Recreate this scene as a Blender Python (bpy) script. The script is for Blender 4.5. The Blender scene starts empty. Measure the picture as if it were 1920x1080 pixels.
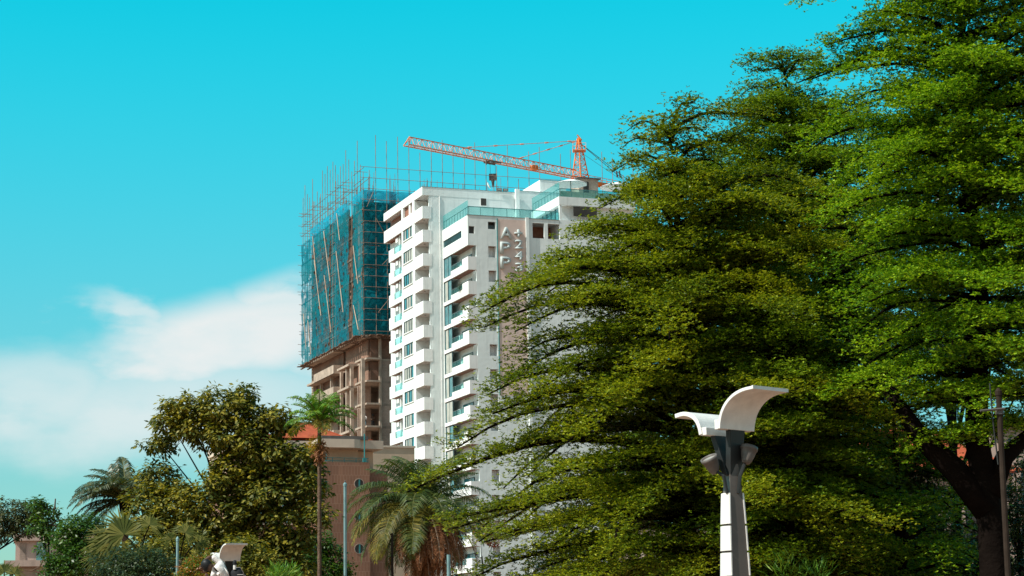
import bpy, math, random
import numpy as np
from mathutils import Vector, Matrix

rnd = random.Random(7)
S = bpy.context.scene
COL = S.collection
R = math.radians

# ------------------------------------------------------------------ camera
F_PX, PITCH, ROLL, EYE = 3800.0, R(10.1), R(1.0), 1.6
cam_d = bpy.data.cameras.new('camera')
cam = bpy.data.objects.new('camera', cam_d)
COL.objects.link(cam)
cam_d.sensor_width = 36.0
cam_d.lens = 36.0 * F_PX / 1920.0
cam_d.clip_start, cam_d.clip_end = 0.5, 8000
cam.matrix_world = (Matrix.Translation((0, 0, EYE)) @ Matrix.Rotation(math.pi / 2 + PITCH, 4, 'X')
                    @ Matrix.Rotation(-ROLL, 4, 'Z'))
S.camera = cam

# ------------------------------------------------------------------ light
SUN_AZ, SUN_EL = R(119.5), R(47)          # azimuth counted to the left of the view direction
world = bpy.data.worlds.new('World')
S.world = world
world.use_nodes = True
SKY_STRENGTH = 0.1


def build_sky():
    nt = world.node_tree
    nt.nodes.clear()
    N, L = nt.nodes.new, nt.links.new
    out, bg = N('ShaderNodeOutputWorld'), N('ShaderNodeBackground')
    sky = N('ShaderNodeTexSky')
    sky.sky_type = 'NISHITA'
    sky.sun_disc = False
    sky.sun_elevation = SUN_EL
    sky.sun_rotation = -SUN_AZ
    sky.air_density, sky.dust_density, sky.ozone_density = 1.0, 0.6, 1.0
    tc, sep = N('ShaderNodeTexCoord'), N('ShaderNodeSeparateXYZ')
    L(tc.outputs['Generated'], sep.inputs[0])

    def m(op, a, b=None, c=None, clamp=False):
        n = N('ShaderNodeMath')
        n.operation, n.use_clamp = op, clamp
        for i, v in enumerate((a, b, c)):
            if v is None:
                continue
            if isinstance(v, (int, float)):
                n.inputs[i].default_value = v
            else:
                L(v, n.inputs[i])
        return n.outputs[0]

    def mixc(fac, a, b, mode='MIX'):
        n = N('ShaderNodeMix')
        n.data_type, n.blend_type, n.clamp_result = 'RGBA', mode, False
        for sock, v in ((n.inputs[0], fac), (n.inputs[6], a), (n.inputs[7], b)):
            if isinstance(v, tuple):
                sock.default_value = v + (1,)
            elif isinstance(v, (int, float)):
                sock.default_value = v
            else:
                L(v, sock)
        return n.outputs[2]
    x, y, z = sep.outputs
    el = m('ARCSINE', m('MINIMUM', m('MAXIMUM', z, 0.0), 1.0))
    az = m('ARCTAN2', x, m('MAXIMUM', m('ABSOLUTE', y), 0.001))
    # the air is cleaner and bluer-green high up, paler towards the horizon
    mr = N('ShaderNodeMapRange')
    mr.interpolation_type = 'SMOOTHSTEP'
    L(el, mr.inputs[0])
    mr.inputs[1].default_value, mr.inputs[2].default_value = R(2.0), R(21.0)
    tint = mixc(mr.outputs[0], SKY_LOW, SKY_HIGH)
    # unseen sky behind the camera, tinted warm as added fill for shaded faces
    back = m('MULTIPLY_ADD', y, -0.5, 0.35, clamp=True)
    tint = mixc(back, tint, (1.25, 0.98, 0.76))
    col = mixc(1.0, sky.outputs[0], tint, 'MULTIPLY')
    # a bank of thin cloud low on the left: soft ellipses torn by noise
    cmb = N('ShaderNodeCombineXYZ')
    L(m('MULTIPLY', az, 1.0), cmb.inputs[0])
    L(m('MULTIPLY', el, 2.2), cmb.inputs[1])
    L(m('MULTIPLY', y, 0.2), cmb.inputs[2])
    nz = N('ShaderNodeTexNoise')
    nz.inputs['Scale'].default_value = 16.0
    nz.inputs['Detail'].default_value = 7.0
    nz.inputs['Roughness'].default_value = 0.55
    L(cmb.outputs[0], nz.inputs['Vector'])
    n0 = m('SUBTRACT', nz.outputs[0], 0.5)
    azd = m('MULTIPLY_ADD', n0, 0.10, az)
    eld = m('MULTIPLY_ADD', n0, 0.034, el)

    total = None
    for (px, py, rx, ry, rot, soft, amp) in CLOUDS:
        ca = math.atan((px - 960) / F_PX / math.cos(PITCH))
        ce = PITCH + math.atan((540 - py - (px - 960) * math.sin(ROLL)) / F_PX)
        dx, dy = m('SUBTRACT', azd, ca), m('SUBTRACT', eld, ce)
        cr, sr = math.cos(R(rot)), math.sin(R(rot))
        u = m('ADD', m('MULTIPLY', dx, cr), m('MULTIPLY', dy, sr))
        v = m('SUBTRACT', m('MULTIPLY', dy, cr), m('MULTIPLY', dx, sr))
        u, v = m('DIVIDE', u, rx / F_PX), m('DIVIDE', v, ry / F_PX)
        d = m('SQRT', m('ADD', m('MULTIPLY', u, u), m('MULTIPLY', v, v)))
        r_ = N('ShaderNodeMapRange')
        r_.interpolation_type = 'SMOOTHSTEP'
        L(d, r_.inputs[0])
        r_.inputs[1].default_value, r_.inputs[2].default_value = 1.0 + soft * 0.4, 1.0 - soft
        r_.inputs[3].default_value, r_.inputs[4].default_value = 0.0, amp
        total = r_.outputs[0] if total is None else m('MAXIMUM', total, r_.outputs[0])
    fac = m('MULTIPLY', total, m('MULTIPLY_ADD', n0, 0.9, 0.95, clamp=True), clamp=True)
    fac = m('MULTIPLY', fac, m('GREATER_THAN', y, 0.0))
    col = mixc(fac, col, CLOUD_COL)
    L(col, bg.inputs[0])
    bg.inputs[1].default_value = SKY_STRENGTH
    L(bg.outputs[0], out.inputs[0])


SKY_LOW = (0.55, 0.98, 0.95)
SKY_HIGH = (0.003, 1.92, 1.56)
CLOUD_COL = (6.6, 7.0, 7.0)
CLOUDS = [  # px, py, half width, half height, tilt, softness, strength
    (440, 642, 330, 92, 12, 0.55, 1.0), (245, 602, 130, 34, -9, 0.9, 0.75), (300, 640, 140, 54, -14, 0.9, 0.85), (520, 590, 120, 70, 20, 0.6, 0.9),
    (330, 770, 420, 110, 3, 0.9, 0.8), (60, 760, 260, 95, -3, 0.8, 0.75), (700, 700, 220, 140, 0, 0.8, 0.8)]
build_sky()

sun_d = bpy.data.lights.new('sun', 'SUN')
sun = bpy.data.objects.new('sun', sun_d)
COL.objects.link(sun)
sun_d.energy, sun_d.angle, sun_d.color = 5.0, R(0.53), (1.0, 0.95, 0.86)
sd = Vector((-math.sin(SUN_AZ) * math.cos(SUN_EL), math.cos(SUN_AZ) * math.cos(SUN_EL), math.sin(SUN_EL)))
sun.rotation_euler = sd.to_track_quat('Z', 'Y').to_euler()
sun.location = sd * 50

vs = S.view_settings
vs.view_transform, vs.look, vs.exposure, vs.gamma = 'Standard', 'None', 0.3, 1.0
vs.use_curve_mapping = False
S.cycles.max_bounces = 8
S.cycles.transparent_max_bounces = 24
S.cycles.diffuse_bounces = 3
S.cycles.glossy_bounces = 3
S.cycles.transmission_bounces = 4


# ------------------------------------------------------------------ helpers
_c, _s, _cp, _sp = math.cos(ROLL), math.sin(ROLL), math.cos(PITCH), math.sin(PITCH)


def at(px, py, Y):
    """Point of the place seen at photo pixel (px, py), Y metres ahead of the camera."""
    x, y = px - 960, 540 - py
    x, y = x * _c + y * _s, -x * _s + y * _c
    d = Vector((x, F_PX * _cp - y * _sp, F_PX * _sp + y * _cp))
    return Vector((0, 0, EYE)) + d * (Y / d.y)


def thing(name, label, cat, loc=(0, 0, 0), rz=0.0, group=None):
    o = bpy.data.objects.new(name, None)
    COL.objects.link(o)
    o.location = loc
    o.rotation_euler = (0, 0, rz)
    o.empty_display_size = 0.2
    o['label'], o['category'] = label, cat
    if group:
        o['group'] = group
    return o


def tag(o, label, cat, group=None):
    o['label'], o['category'] = label, cat
    if group:
        o['group'] = group
    return o


def copy_tree(o, parent=None):
    c = o.copy()
    COL.objects.link(c)
    c.parent = parent
    for ch in list(o.children):
        copy_tree(ch, c)
    return c


class MB:
    """Collects boxes, tubes and sheets; build() links them as one mesh object."""

    def __init__(self):
        self.v, self.f = [], []

    def add(self, vs_, fs):
        n = len(self.v)
        self.v += [tuple(p) for p in vs_]
        self.f += [tuple(i + n for i in q) for q in fs]
        return self

    def box(self, x0, x1, y0, y1, z0, z1):
        return self.add([(x0, y0, z0), (x1, y0, z0), (x1, y1, z0), (x0, y1, z0),
                         (x0, y0, z1), (x1, y0, z1), (x1, y1, z1), (x0, y1, z1)],
                        [(0, 3, 2, 1), (4, 5, 6, 7), (0, 1, 5, 4), (1, 2, 6, 5), (2, 3, 7, 6), (3, 0, 4, 7)])

    def tube(self, pts, rad, n=6, cap=True):
        pts = [Vector(p) for p in pts]
        if isinstance(rad, (int, float)):
            rad = [rad] * len(pts)
        base = len(self.v)
        prev = None
        for i, p in enumerate(pts):
            t = (pts[min(i + 1, len(pts) - 1)] - pts[max(i - 1, 0)])
            t = t.normalized() if t.length > 1e-9 else Vector((0, 0, 1))
            if prev is None:
                a = t.cross(Vector((0, 0, 1)))
                if a.length < 1e-3:
                    a = t.cross(Vector((1, 0, 0)))
            else:
                a = prev - t * prev.dot(t)
            a.normalize()
            prev = a
            b = t.cross(a)
            for k in range(n):
                w = 2 * math.pi * k / n
                self.v.append(tuple(p + (a * math.cos(w) + b * math.sin(w)) * rad[i]))
        for i in range(len(pts) - 1):
            for k in range(n):
                k2 = (k + 1) % n
                self.f.append((base + i * n + k, base + i * n + k2, base + (i + 1) * n + k2, base + (i + 1) * n + k))
        if cap:
            self.f.append(tuple(base + k for k in reversed(range(n))))
            self.f.append(tuple(base + (len(pts) - 1) * n + k for k in range(n)))
        return self

    def lathe(self, prof, n=16, c=(0, 0, 0), M=None):
        base = len(self.v)
        for (r, z) in prof:
            for k in range(n):
                w = 2 * math.pi * k / n
                p = Vector((r * math.cos(w), r * math.sin(w), z))
                if M is not None:
                    p = M @ p
                self.v.append((p.x + c[0], p.y + c[1], p.z + c[2]))
        for i in range(len(prof) - 1):
            for k in range(n):
                k2 = (k + 1) % n
                self.f.append((base + i * n + k, base + i * n + k2, base + (i + 1) * n + k2, base + (i + 1) * n + k))
        return self

    def prism(self, poly, y0, y1):
        """poly: (x, z) outline, pushed from y0 to y1."""
        n = len(poly)
        vv = [(x, y0, z) for x, z in poly] + [(x, y1, z) for x, z in poly]
        ff = [tuple(range(n)), tuple(reversed(range(n, 2 * n)))]
        ff += [(i, n + i, n + (i + 1) % n, (i + 1) % n) for i in range(n)]
        return self.add(vv, ff)

    def build(self, name, mat, parent=None, smooth=False, label=None, bevel=0.0):
        me = bpy.data.meshes.new(name)
        me.from_pydata(self.v, [], self.f)
        me.update()
        import bmesh
        bm = bmesh.new()
        bm.from_mesh(me)
        bmesh.ops.recalc_face_normals(bm, faces=bm.faces)
        bm.to_mesh(me)
        bm.free()
        if smooth:
            me.polygons.foreach_set('use_smooth', [True] * len(me.polygons))
        o = bpy.data.objects.new(name, me)
        COL.objects.link(o)
        o.parent = parent
        if mat:
            me.materials.append(mat)
        if bevel:
            md = o.modifiers.new('edge', 'BEVEL')
            md.width, md.segments, md.limit_method = bevel, 2, 'ANGLE'
        if label:
            o['label'] = label
        return o


def quads_object(name, mat, parent, V):
    """V: (n, 4, 3) array of quads linked as one mesh."""
    V = np.asarray(V, dtype=np.float32).reshape(-1, 4, 3)
    n = len(V)
    me = bpy.data.meshes.new(name)
    me.vertices.add(n * 4)
    me.vertices.foreach_set('co', V.ravel())
    me.loops.add(n * 4)
    me.loops.foreach_set('vertex_index', np.arange(n * 4, dtype=np.int32))
    me.polygons.add(n)
    me.polygons.foreach_set('loop_start', np.arange(n, dtype=np.int32) * 4)
    me.update(calc_edges=True)
    me.validate()
    o = bpy.data.objects.new(name, me)
    COL.objects.link(o)
    o.parent = parent
    me.materials.append(mat)
    return o


def norm(a):
    return a / np.maximum(np.linalg.norm(a, axis=-1, keepdims=True), 1e-9)


def leaf_quads(C, T, Nn, Ln, Wd, mid=0.55):
    T = norm(T)
    B = norm(np.cross(T, Nn))
    h = (Ln * 0.5)[:, None]
    w = (Wd * 0.5)[:, None]
    base, tip = C - T * h, C + T * h
    m_ = C + T * h * (2 * mid - 1)
    up = norm(np.cross(B, T)) * (Wd * 0.14)[:, None]
    return np.stack([base, m_ - B * w + up, tip, m_ + B * w + up], axis=1)


# ------------------------------------------------------------------ materials
def srgb(r, g, b):
    return tuple((c / 12.92 if c <= 0.04045 else ((c + 0.055) / 1.055) ** 2.4) for c in (r / 255, g / 255, b / 255))


def mat(name, col, rough=0.7, var=0.15, scale=3.0, bump=0.0, bscale=20.0, metal=0.0, spec=0.3, streak=0.0, alpha=1.0):
    m = bpy.data.materials.new(name)
    m.use_nodes = True
    nt = m.node_tree
    N, L = nt.nodes.new, nt.links.new
    p = nt.nodes['Principled BSDF']
    p.inputs['Roughness'].default_value = rough
    p.inputs['Metallic'].default_value = metal
    p.inputs['Specular IOR Level'].default_value = spec
    p.inputs['Alpha'].default_value = alpha
    tc = N('ShaderNodeTexCoord')
    nz = N('ShaderNodeTexNoise')
    nz.inputs['Scale'].default_value = scale
    nz.inputs['Detail'].default_value = 6
    L(tc.outputs['Object'], nz.inputs['Vector'])
    ramp = N('ShaderNodeMapRange')
    ramp.inputs[1].default_value, ramp.inputs[2].default_value = 0.3, 0.7
    ramp.inputs[3].default_value, ramp.inputs[4].default_value = 1 - var, 1 + var * 0.6
    L(nz.outputs[0], ramp.inputs[0])
    mul = N('ShaderNodeMix')
    mul.data_type, mul.blend_type, mul.clamp_result = 'RGBA', 'MULTIPLY', False
    mul.inputs[0].default_value = 1.0
    mul.inputs[6].default_value = tuple(col) + (1,)
    L(ramp.outputs[0], mul.inputs[7])
    colout = mul.outputs[2]
    if streak:
        mp = N('ShaderNodeMapping')
        mp.inputs['Scale'].default_value = (1.3, 1.3, 0.06)
        L(tc.outputs['Object'], mp.inputs[0])
        n2 = N('ShaderNodeTexNoise')
        n2.inputs['Scale'].default_value = 2.0
        n2.inputs['Detail'].default_value = 5
        L(mp.outputs[0], n2.inputs['Vector'])
        r2 = N('ShaderNodeMapRange')
        r2.inputs[1].default_value, r2.inputs[2].default_value = 0.52, 0.75
        r2.inputs[3].default_value, r2.inputs[4].default_value = 1.0, 1 - streak
        L(n2.outputs[0], r2.inputs[0])
        m2 = N('ShaderNodeMix')
        m2.data_type, m2.blend_type = 'RGBA', 'MULTIPLY'
        m2.inputs[0].default_value = 1.0
        L(colout, m2.inputs[6])
        L(r2.outputs[0], m2.inputs[7])
        colout = m2.outputs[2]
    L(colout, p.inputs['Base Color'])
    if bump:
        n3 = N('ShaderNodeTexNoise')
        n3.inputs['Scale'].default_value = bscale
        n3.inputs['Detail'].default_value = 4
        L(tc.outputs['Object'], n3.inputs['Vector'])
        b = N('ShaderNodeBump')
        b.inputs['Strength'].default_value = bump
        b.inputs['Distance'].default_value = 0.05
        L(n3.outputs[0], b.inputs['Height'])
        L(b.outputs[0], p.inputs['Normal'])
    return m


def brick_mat(name, c1, c2, mortar, bw, bh, axis='X', rough=0.85, msize=0.012, contrast=True):
    m = mat(name, c1, rough, 0.2, 1.2)
    nt = m.node_tree
    N, L = nt.nodes.new, nt.links.new
    p = nt.nodes['Principled BSDF']
    tc = N('ShaderNodeTexCoord')
    mp = N('ShaderNodeSeparateXYZ')
    cm = N('ShaderNodeCombineXYZ')
    L(tc.outputs['Object'], mp.inputs[0])
    if axis == 'XY':
        ad = N('ShaderNodeMath')
        L(mp.outputs[0], ad.inputs[0])
        L(mp.outputs[1], ad.inputs[1])
        L(ad.outputs[0], cm.inputs[0])
    else:
        L(mp.outputs[0 if axis == 'X' else 1], cm.inputs[0])
    L(mp.outputs[2], cm.inputs[1])
    bt = N('ShaderNodeTexBrick')
    bt.inputs['Color1'].default_value = tuple(c1) + (1,)
    bt.inputs['Color2'].default_value = tuple(c2) + (1,)
    bt.inputs['Mortar'].default_value = tuple(mortar) + (1,)
    bt.inputs['Scale'].default_value = 1.0
    bt.inputs['Mortar Size'].default_value = msize
    bt.inputs['Brick Width'].default_value = bw
    bt.inputs['Row Height'].default_value = bh
    L(cm.outputs[0], bt.inputs['Vector'])
    nz = N('ShaderNodeTexNoise')
    nz.inputs['Scale'].default_value = 0.35
    nz.inputs['Detail'].default_value = 8
    L(tc.outputs['Object'], nz.inputs['Vector'])
    mr = N('ShaderNodeMapRange')
    mr.inputs[1].default_value, mr.inputs[2].default_value = 0.3, 0.7
    mr.inputs[3].default_value, mr.inputs[4].default_value = 0.72, 1.15
    L(nz.outputs[0], mr.inputs[0])
    mx = N('ShaderNodeMix')
    mx.data_type, mx.blend_type, mx.clamp_result = 'RGBA', 'MULTIPLY', False
    mx.inputs[0].default_value = 1.0
    L(bt.outputs[0], mx.inputs[6])
    L(mr.outputs[0], mx.inputs[7])
    L(mx.outputs[2], p.inputs['Base Color'])
    return m


def leaf_mat(name, cols, trans=0.35, rough=0.42, spec=0.45, clump=0.35, clump_scale=0.5):
    m = bpy.data.materials.new(name)
    m.use_nodes = True
    nt = m.node_tree
    N, L = nt.nodes.new, nt.links.new
    p, out = nt.nodes['Principled BSDF'], nt.nodes['Material Output']
    g = N('ShaderNodeNewGeometry')
    tc = N('ShaderNodeTexCoord')
    nz = N('ShaderNodeTexNoise')
    nz.inputs['Scale'].default_value = clump_scale
    nz.inputs['Detail'].default_value = 3
    L(tc.outputs['Object'], nz.inputs['Vector'])
    a = N('ShaderNodeMath')
    a.operation = 'MULTIPLY_ADD'
    L(nz.outputs[0], a.inputs[0])
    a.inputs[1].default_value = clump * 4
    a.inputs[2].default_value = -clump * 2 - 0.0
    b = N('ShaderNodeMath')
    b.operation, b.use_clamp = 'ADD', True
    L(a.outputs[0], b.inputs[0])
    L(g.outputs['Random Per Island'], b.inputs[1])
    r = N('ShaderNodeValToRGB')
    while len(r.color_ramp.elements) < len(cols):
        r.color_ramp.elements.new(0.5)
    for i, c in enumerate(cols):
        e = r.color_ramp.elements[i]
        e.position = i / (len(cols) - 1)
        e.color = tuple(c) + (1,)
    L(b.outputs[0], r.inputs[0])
    L(r.outputs[0], p.inputs['Base Color'])
    p.inputs['Roughness'].default_value = rough
    p.inputs['Specular IOR Level'].default_value = spec
    t = N('ShaderNodeBsdfTranslucent')
    mm = N('ShaderNodeMix')
    mm.data_type, mm.blend_type, mm.clamp_result = 'RGBA', 'MULTIPLY', False
    mm.inputs[0].default_value = 1.0
    L(r.outputs[0], mm.inputs[6])
    mm.inputs[7].default_value = (1.5, 1.45, 0.5, 1)
    L(mm.outputs[2], t.inputs[0])
    mx = N('ShaderNodeMixShader')
    mx.inputs[0].default_value = trans
    L(p.outputs[0], mx.inputs[1])
    L(t.outputs[0], mx.inputs[2])
    L(mx.outputs[0], out.inputs[0])
    return m


def glass_mat(name, col, alpha, rough=0.06):
    m = bpy.data.materials.new(name)
    m.use_nodes = True
    nt = m.node_tree
    N, L = nt.nodes.new, nt.links.new
    p, out = nt.nodes['Principled BSDF'], nt.nodes['Material Output']
    p.inputs['Base Color'].default_value = tuple(col) + (1,)
    p.inputs['Roughness'].default_value = rough
    p.inputs['Specular IOR Level'].default_value = 0.8
    t = N('ShaderNodeBsdfTransparent')
    t.inputs[0].default_value = (0.72, 0.94, 0.93, 1)
    tc, nz = N('ShaderNodeTexCoord'), N('ShaderNodeTexNoise')
    nz.inputs['Scale'].default_value = 0.8
    L(tc.outputs['Object'], nz.inputs['Vector'])
    mr = N('ShaderNodeMapRange')
    mr.inputs[3].default_value, mr.inputs[4].default_value = alpha - 0.08, alpha + 0.08
    L(nz.outputs[0], mr.inputs[0])
    mx = N('ShaderNodeMixShader')
    L(mr.outputs[0], mx.inputs[0])
    L(t.outputs[0], mx.inputs[1])
    L(p.outputs[0], mx.inputs[2])
    L(mx.outputs[0], out.inputs[0])
    return m


def net_mat(name, col, cover, holes=0.25):
    """Woven debris netting: lets part of the light through, more where it is torn or thin."""
    m = bpy.data.materials.new(name)
    m.use_nodes = True
    nt = m.node_tree
    N, L = nt.nodes.new, nt.links.new
    p, out = nt.nodes['Principled BSDF'], nt.nodes['Material Output']
    p.inputs['Roughness'].default_value = 0.8
    p.inputs['Specular IOR Level'].default_value = 0.08
    tc = N('ShaderNodeTexCoord')
    nz = N('ShaderNodeTexNoise')
    nz.inputs['Scale'].default_value = 0.55
    nz.inputs['Detail'].default_value = 6
    nz.inputs['Roughness'].default_value = 0.6
    L(tc.outputs['Object'], nz.inputs['Vector'])
    mr = N('ShaderNodeMapRange')
    mr.inputs[1].default_value, mr.inputs[2].default_value = 0.36, 0.62
    mr.inputs[3].default_value, mr.inputs[4].default_value = cover - holes, min(cover + 0.12, 1)
    L(nz.outputs[0], mr.inputs[0])
    n2 = N('ShaderNodeTexNoise')
    n2.inputs['Scale'].default_value = 2.2
    n2.inputs['Detail'].default_value = 4
    L(tc.outputs['Object'], n2.inputs['Vector'])
    r = N('ShaderNodeValToRGB')
    r.color_ramp.elements[0].color = tuple(c * 0.72 for c in col) + (1,)
    r.color_ramp.elements[1].color = tuple(min(1, c * 1.3) for c in col) + (1,)
    r.color_ramp.elements[0].position, r.color_ramp.elements[1].position = 0.3, 0.7
    L(n2.outputs[0], r.inputs[0])
    L(r.outputs[0], p.inputs['Base Color'])
    tl = N('ShaderNodeBsdfTranslucent')
    L(r.outputs[0], tl.inputs[0])
    a = N('ShaderNodeMixShader')
    a.inputs[0].default_value = 0.4
    L(p.outputs[0], a.inputs[1])
    L(tl.outputs[0], a.inputs[2])
    t = N('ShaderNodeBsdfTransparent')
    mx = N('ShaderNodeMixShader')
    L(mr.outputs[0], mx.inputs[0])
    L(t.outputs[0], mx.inputs[1])
    L(a.outputs[0], mx.inputs[2])
    L(mx.outputs[0], out.inputs[0])
    return m


M = {}
M['white'] = mat('white_render', (0.76, 0.80, 0.79), 0.85, 0.07, 0.5, 0.5, 1.6, streak=0.14, spec=0.1)
M['white2'] = mat('white_parapet', (0.80, 0.795, 0.78), 0.85, 0.06, 0.8, 0.1, 4.0, streak=0.18, spec=0.1)
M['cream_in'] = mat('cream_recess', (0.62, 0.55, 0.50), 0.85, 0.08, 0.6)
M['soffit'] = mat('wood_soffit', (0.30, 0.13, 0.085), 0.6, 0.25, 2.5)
M['win_frame'] = mat('window_frame_dark', (0.035, 0.055, 0.06), 0.5, 0.1, 5)
M['pane'] = mat('window_glass', (0.06, 0.22, 0.25), 0.08, 0.5, 0.7, spec=1.0)
M['curtain'] = mat('curtain', (0.40, 0.41, 0.37), 0.9, 0.2, 1.5)
M['dark'] = mat('dark_opening', (0.05, 0.045, 0.04), 0.7, 0.3, 1.0)
M['rail_glass'] = glass_mat('teal_rail_glass', (0.11, 0.33, 0.34), 0.15)
M['rail_metal'] = mat('rail_steel', (0.22, 0.28, 0.28), 0.4, 0.1, 5, metal=0.6)
M['banner'] = mat('rosy_banner', (0.68, 0.52, 0.46), 0.85, 0.12, 0.7, 0.6, 1.2)
M['letter'] = mat('letter_face', (0.50, 0.56, 0.56), 0.6, 0.06, 2)
M['letter_side'] = mat('letter_side', (0.06, 0.10, 0.11), 0.6, 0.1, 2)
M['conc'] = mat('raw_concrete', (0.42, 0.325, 0.26), 0.9, 0.3, 0.9, 0.3, 6, streak=0.25)
M['conc_d'] = mat('weathered_concrete', (0.34, 0.255, 0.21), 0.9, 0.35, 0.9, 0.3, 6, streak=0.3)
M['block'] = brick_mat('grey_blockwork', (0.46, 0.335, 0.275), (0.39, 0.28, 0.23), (0.28, 0.21, 0.175), 0.42, 0.21, 'XY')
M['brick_r'] = brick_mat('reddish_blockwork', (0.27, 0.15, 0.105), (0.22, 0.12, 0.085), (0.15, 0.10, 0.08), 0.42, 0.21, 'XY')
M['board'] = mat('scaffold_board', (0.16, 0.09, 0.06), 0.9, 0.5, 2.0)
M['pole'] = mat('scaffold_tube', (0.27, 0.18, 0.135), 0.6, 0.4, 1.0)
M['pole_b'] = mat('bamboo_brace', (0.52, 0.36, 0.26), 0.7, 0.3, 1.0)
M['rebar'] = mat('rebar_steel', (0.20, 0.15, 0.14), 0.6, 0.3, 2.0)
M['net'] = net_mat('teal_debris_net', (0.005, 0.20, 0.25), 0.97, 0.36)
M['net_thin'] = net_mat('worn_teal_net', (0.007, 0.19, 0.255), 0.84, 0.5)
M['net_t'] = net_mat('backlit_debris_net', (0.008, 0.38, 0.55), 0.78, 0.16)  # top net row: sky shining through is put into the brighter colour
M['crane'] = mat('crane_orange', (0.82, 0.21, 0.035), 0.5, 0.2, 1.0)
M['crane_p'] = mat('crane_pale', (0.72, 0.33, 0.22), 0.55, 0.2, 1.0)
M['steel_d'] = mat('dark_steel', (0.10, 0.09, 0.085), 0.5, 0.3, 2.0)
M['cable'] = mat('steel_cable', (0.30, 0.27, 0.26), 0.5, 0.2, 2.0)
M['tile_w'] = brick_mat('brown_tile_cladding', (0.275, 0.138, 0.088), (0.24, 0.118, 0.076), (0.34, 0.20, 0.14), 0.30, 0.90, 'XY', 0.7, 0.018)
M['fascia'] = mat('beige_fascia', (0.58, 0.47, 0.38), 0.85, 0.1, 0.9, streak=0.2)
M['cream_w'] = mat('cream_top_wall', (0.54, 0.40, 0.29), 0.85, 0.1, 0.9)
M['rtile'] = None
M['teal_paint'] = mat('teal_paint', (0.03, 0.20, 0.21), 0.5, 0.2, 2.0)
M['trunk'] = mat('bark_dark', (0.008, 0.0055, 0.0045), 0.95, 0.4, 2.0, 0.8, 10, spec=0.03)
M['trunk_l'] = mat('palm_bark', (0.13, 0.085, 0.06), 0.95, 0.4, 3.0, 0.8, 14, spec=0.05)
M['lamp_w'] = mat('lamp_white_enamel', (0.76, 0.72, 0.685), 0.42, 0.12, 4.0, 0.05, 30, streak=0.2, spec=0.5)
M['lamp_g'] = mat('lamp_grey_metal', (0.120, 0.098, 0.085), 0.5, 0.15, 2.0, spec=0.4)
M['lamp_d'] = mat('lamp_dark_metal', (0.02, 0.022, 0.022), 0.5, 0.2, 2.0)
M['flood'] = mat('floodlight_grey', (0.13, 0.11, 0.10), 0.5, 0.3, 8.0)
M['flood_l'] = mat('floodlight_lens', (0.30, 0.29, 0.27), 0.2, 0.2, 8.0, spec=0.8)
M['pole_teal'] = mat('galvanised_pole', (0.20, 0.33, 0.34), 0.5, 0.2, 3.0, metal=0.2)
M['pole_old'] = mat('weathered_grey_pole', (0.036, 0.025, 0.019), 0.85, 0.35, 3.0, spec=0.08)
M['skin'] = mat('brown_skin', (0.10, 0.05, 0.032), 0.5, 0.1, 9)
M['hair'] = mat('black_hair', (0.008, 0.008, 0.009), 0.5, 0.2, 9, spec=0.25)
M['shirt'] = mat('white_shirt', (0.72, 0.66, 0.63), 0.9, 0.12, 4, 0.5, 9)
M['cloth_d'] = mat('black_cloth', (0.015, 0.016, 0.02), 0.8, 0.3, 6)
M['cloth_b'] = mat('blue_overalls', (0.03, 0.12, 0.16), 0.8, 0.3, 6)
M['ground'] = mat('pale_laterite', (0.28, 0.155, 0.10), 0.95, 0.3, 0.3)
M['road'] = mat('asphalt', (0.05, 0.05, 0.05), 0.9, 0.3, 1.0)
M['pink_w'] = mat('pale_pink_wall', (0.45, 0.33, 0.28), 0.85, 0.15, 0.8, streak=0.2)
M['rust'] = mat('rusty_fence', (0.07, 0.035, 0.025), 0.9, 0.4, 3.0)

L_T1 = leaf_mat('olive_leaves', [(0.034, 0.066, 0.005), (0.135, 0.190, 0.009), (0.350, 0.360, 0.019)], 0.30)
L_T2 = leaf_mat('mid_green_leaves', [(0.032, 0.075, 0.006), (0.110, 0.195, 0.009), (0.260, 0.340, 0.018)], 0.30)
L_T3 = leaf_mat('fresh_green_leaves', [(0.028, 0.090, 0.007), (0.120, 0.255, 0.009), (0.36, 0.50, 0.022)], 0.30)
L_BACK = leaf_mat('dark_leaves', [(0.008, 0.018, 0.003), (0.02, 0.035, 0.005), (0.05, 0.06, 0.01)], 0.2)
L_BROAD = leaf_mat('broad_leaves', [(0.042, 0.068, 0.010), (0.120, 0.125, 0.014), (0.34, 0.275, 0.026)], 0.28, 0.55, 0.4, 0.3)
L_BUSH = leaf_mat('bush_leaves', [(0.015, 0.05, 0.006), (0.04, 0.105, 0.010), (0.09, 0.16, 0.016)], 0.3)
L_DUSK = leaf_mat('bluish_bush_leaves', [(0.015, 0.035, 0.012), (0.035, 0.06, 0.020), (0.07, 0.10, 0.03)], 0.25)
L_FAR = leaf_mat('dull_leaves', [(0.03, 0.045, 0.016), (0.06, 0.072, 0.022), (0.10, 0.10, 0.03)], 0.2)
L_CROTON = leaf_mat('croton_leaves', [(0.05, 0.14, 0.008), (0.12, 0.20, 0.01), (0.34, 0.13, 0.012), (0.38, 0.10, 0.015)], 0.3, clump=0.6, clump_scale=2.2)
L_RED = leaf_mat('red_flowering_leaves', [(0.05, 0.07, 0.02), (0.25, 0.04, 0.03), (0.35, 0.06, 0.04)], 0.3)
L_PALM = leaf_mat('palm_leaflets', [(0.022, 0.045, 0.012), (0.055, 0.085, 0.018), (0.12, 0.135, 0.03)], 0.25, 0.55, 0.3)
L_PALM_Y = leaf_mat('yellowing_palm_leaflets', [(0.06, 0.07, 0.012), (0.14, 0.12, 0.014), (0.25, 0.19, 0.02)], 0.3, 0.55, 0.3)
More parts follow.
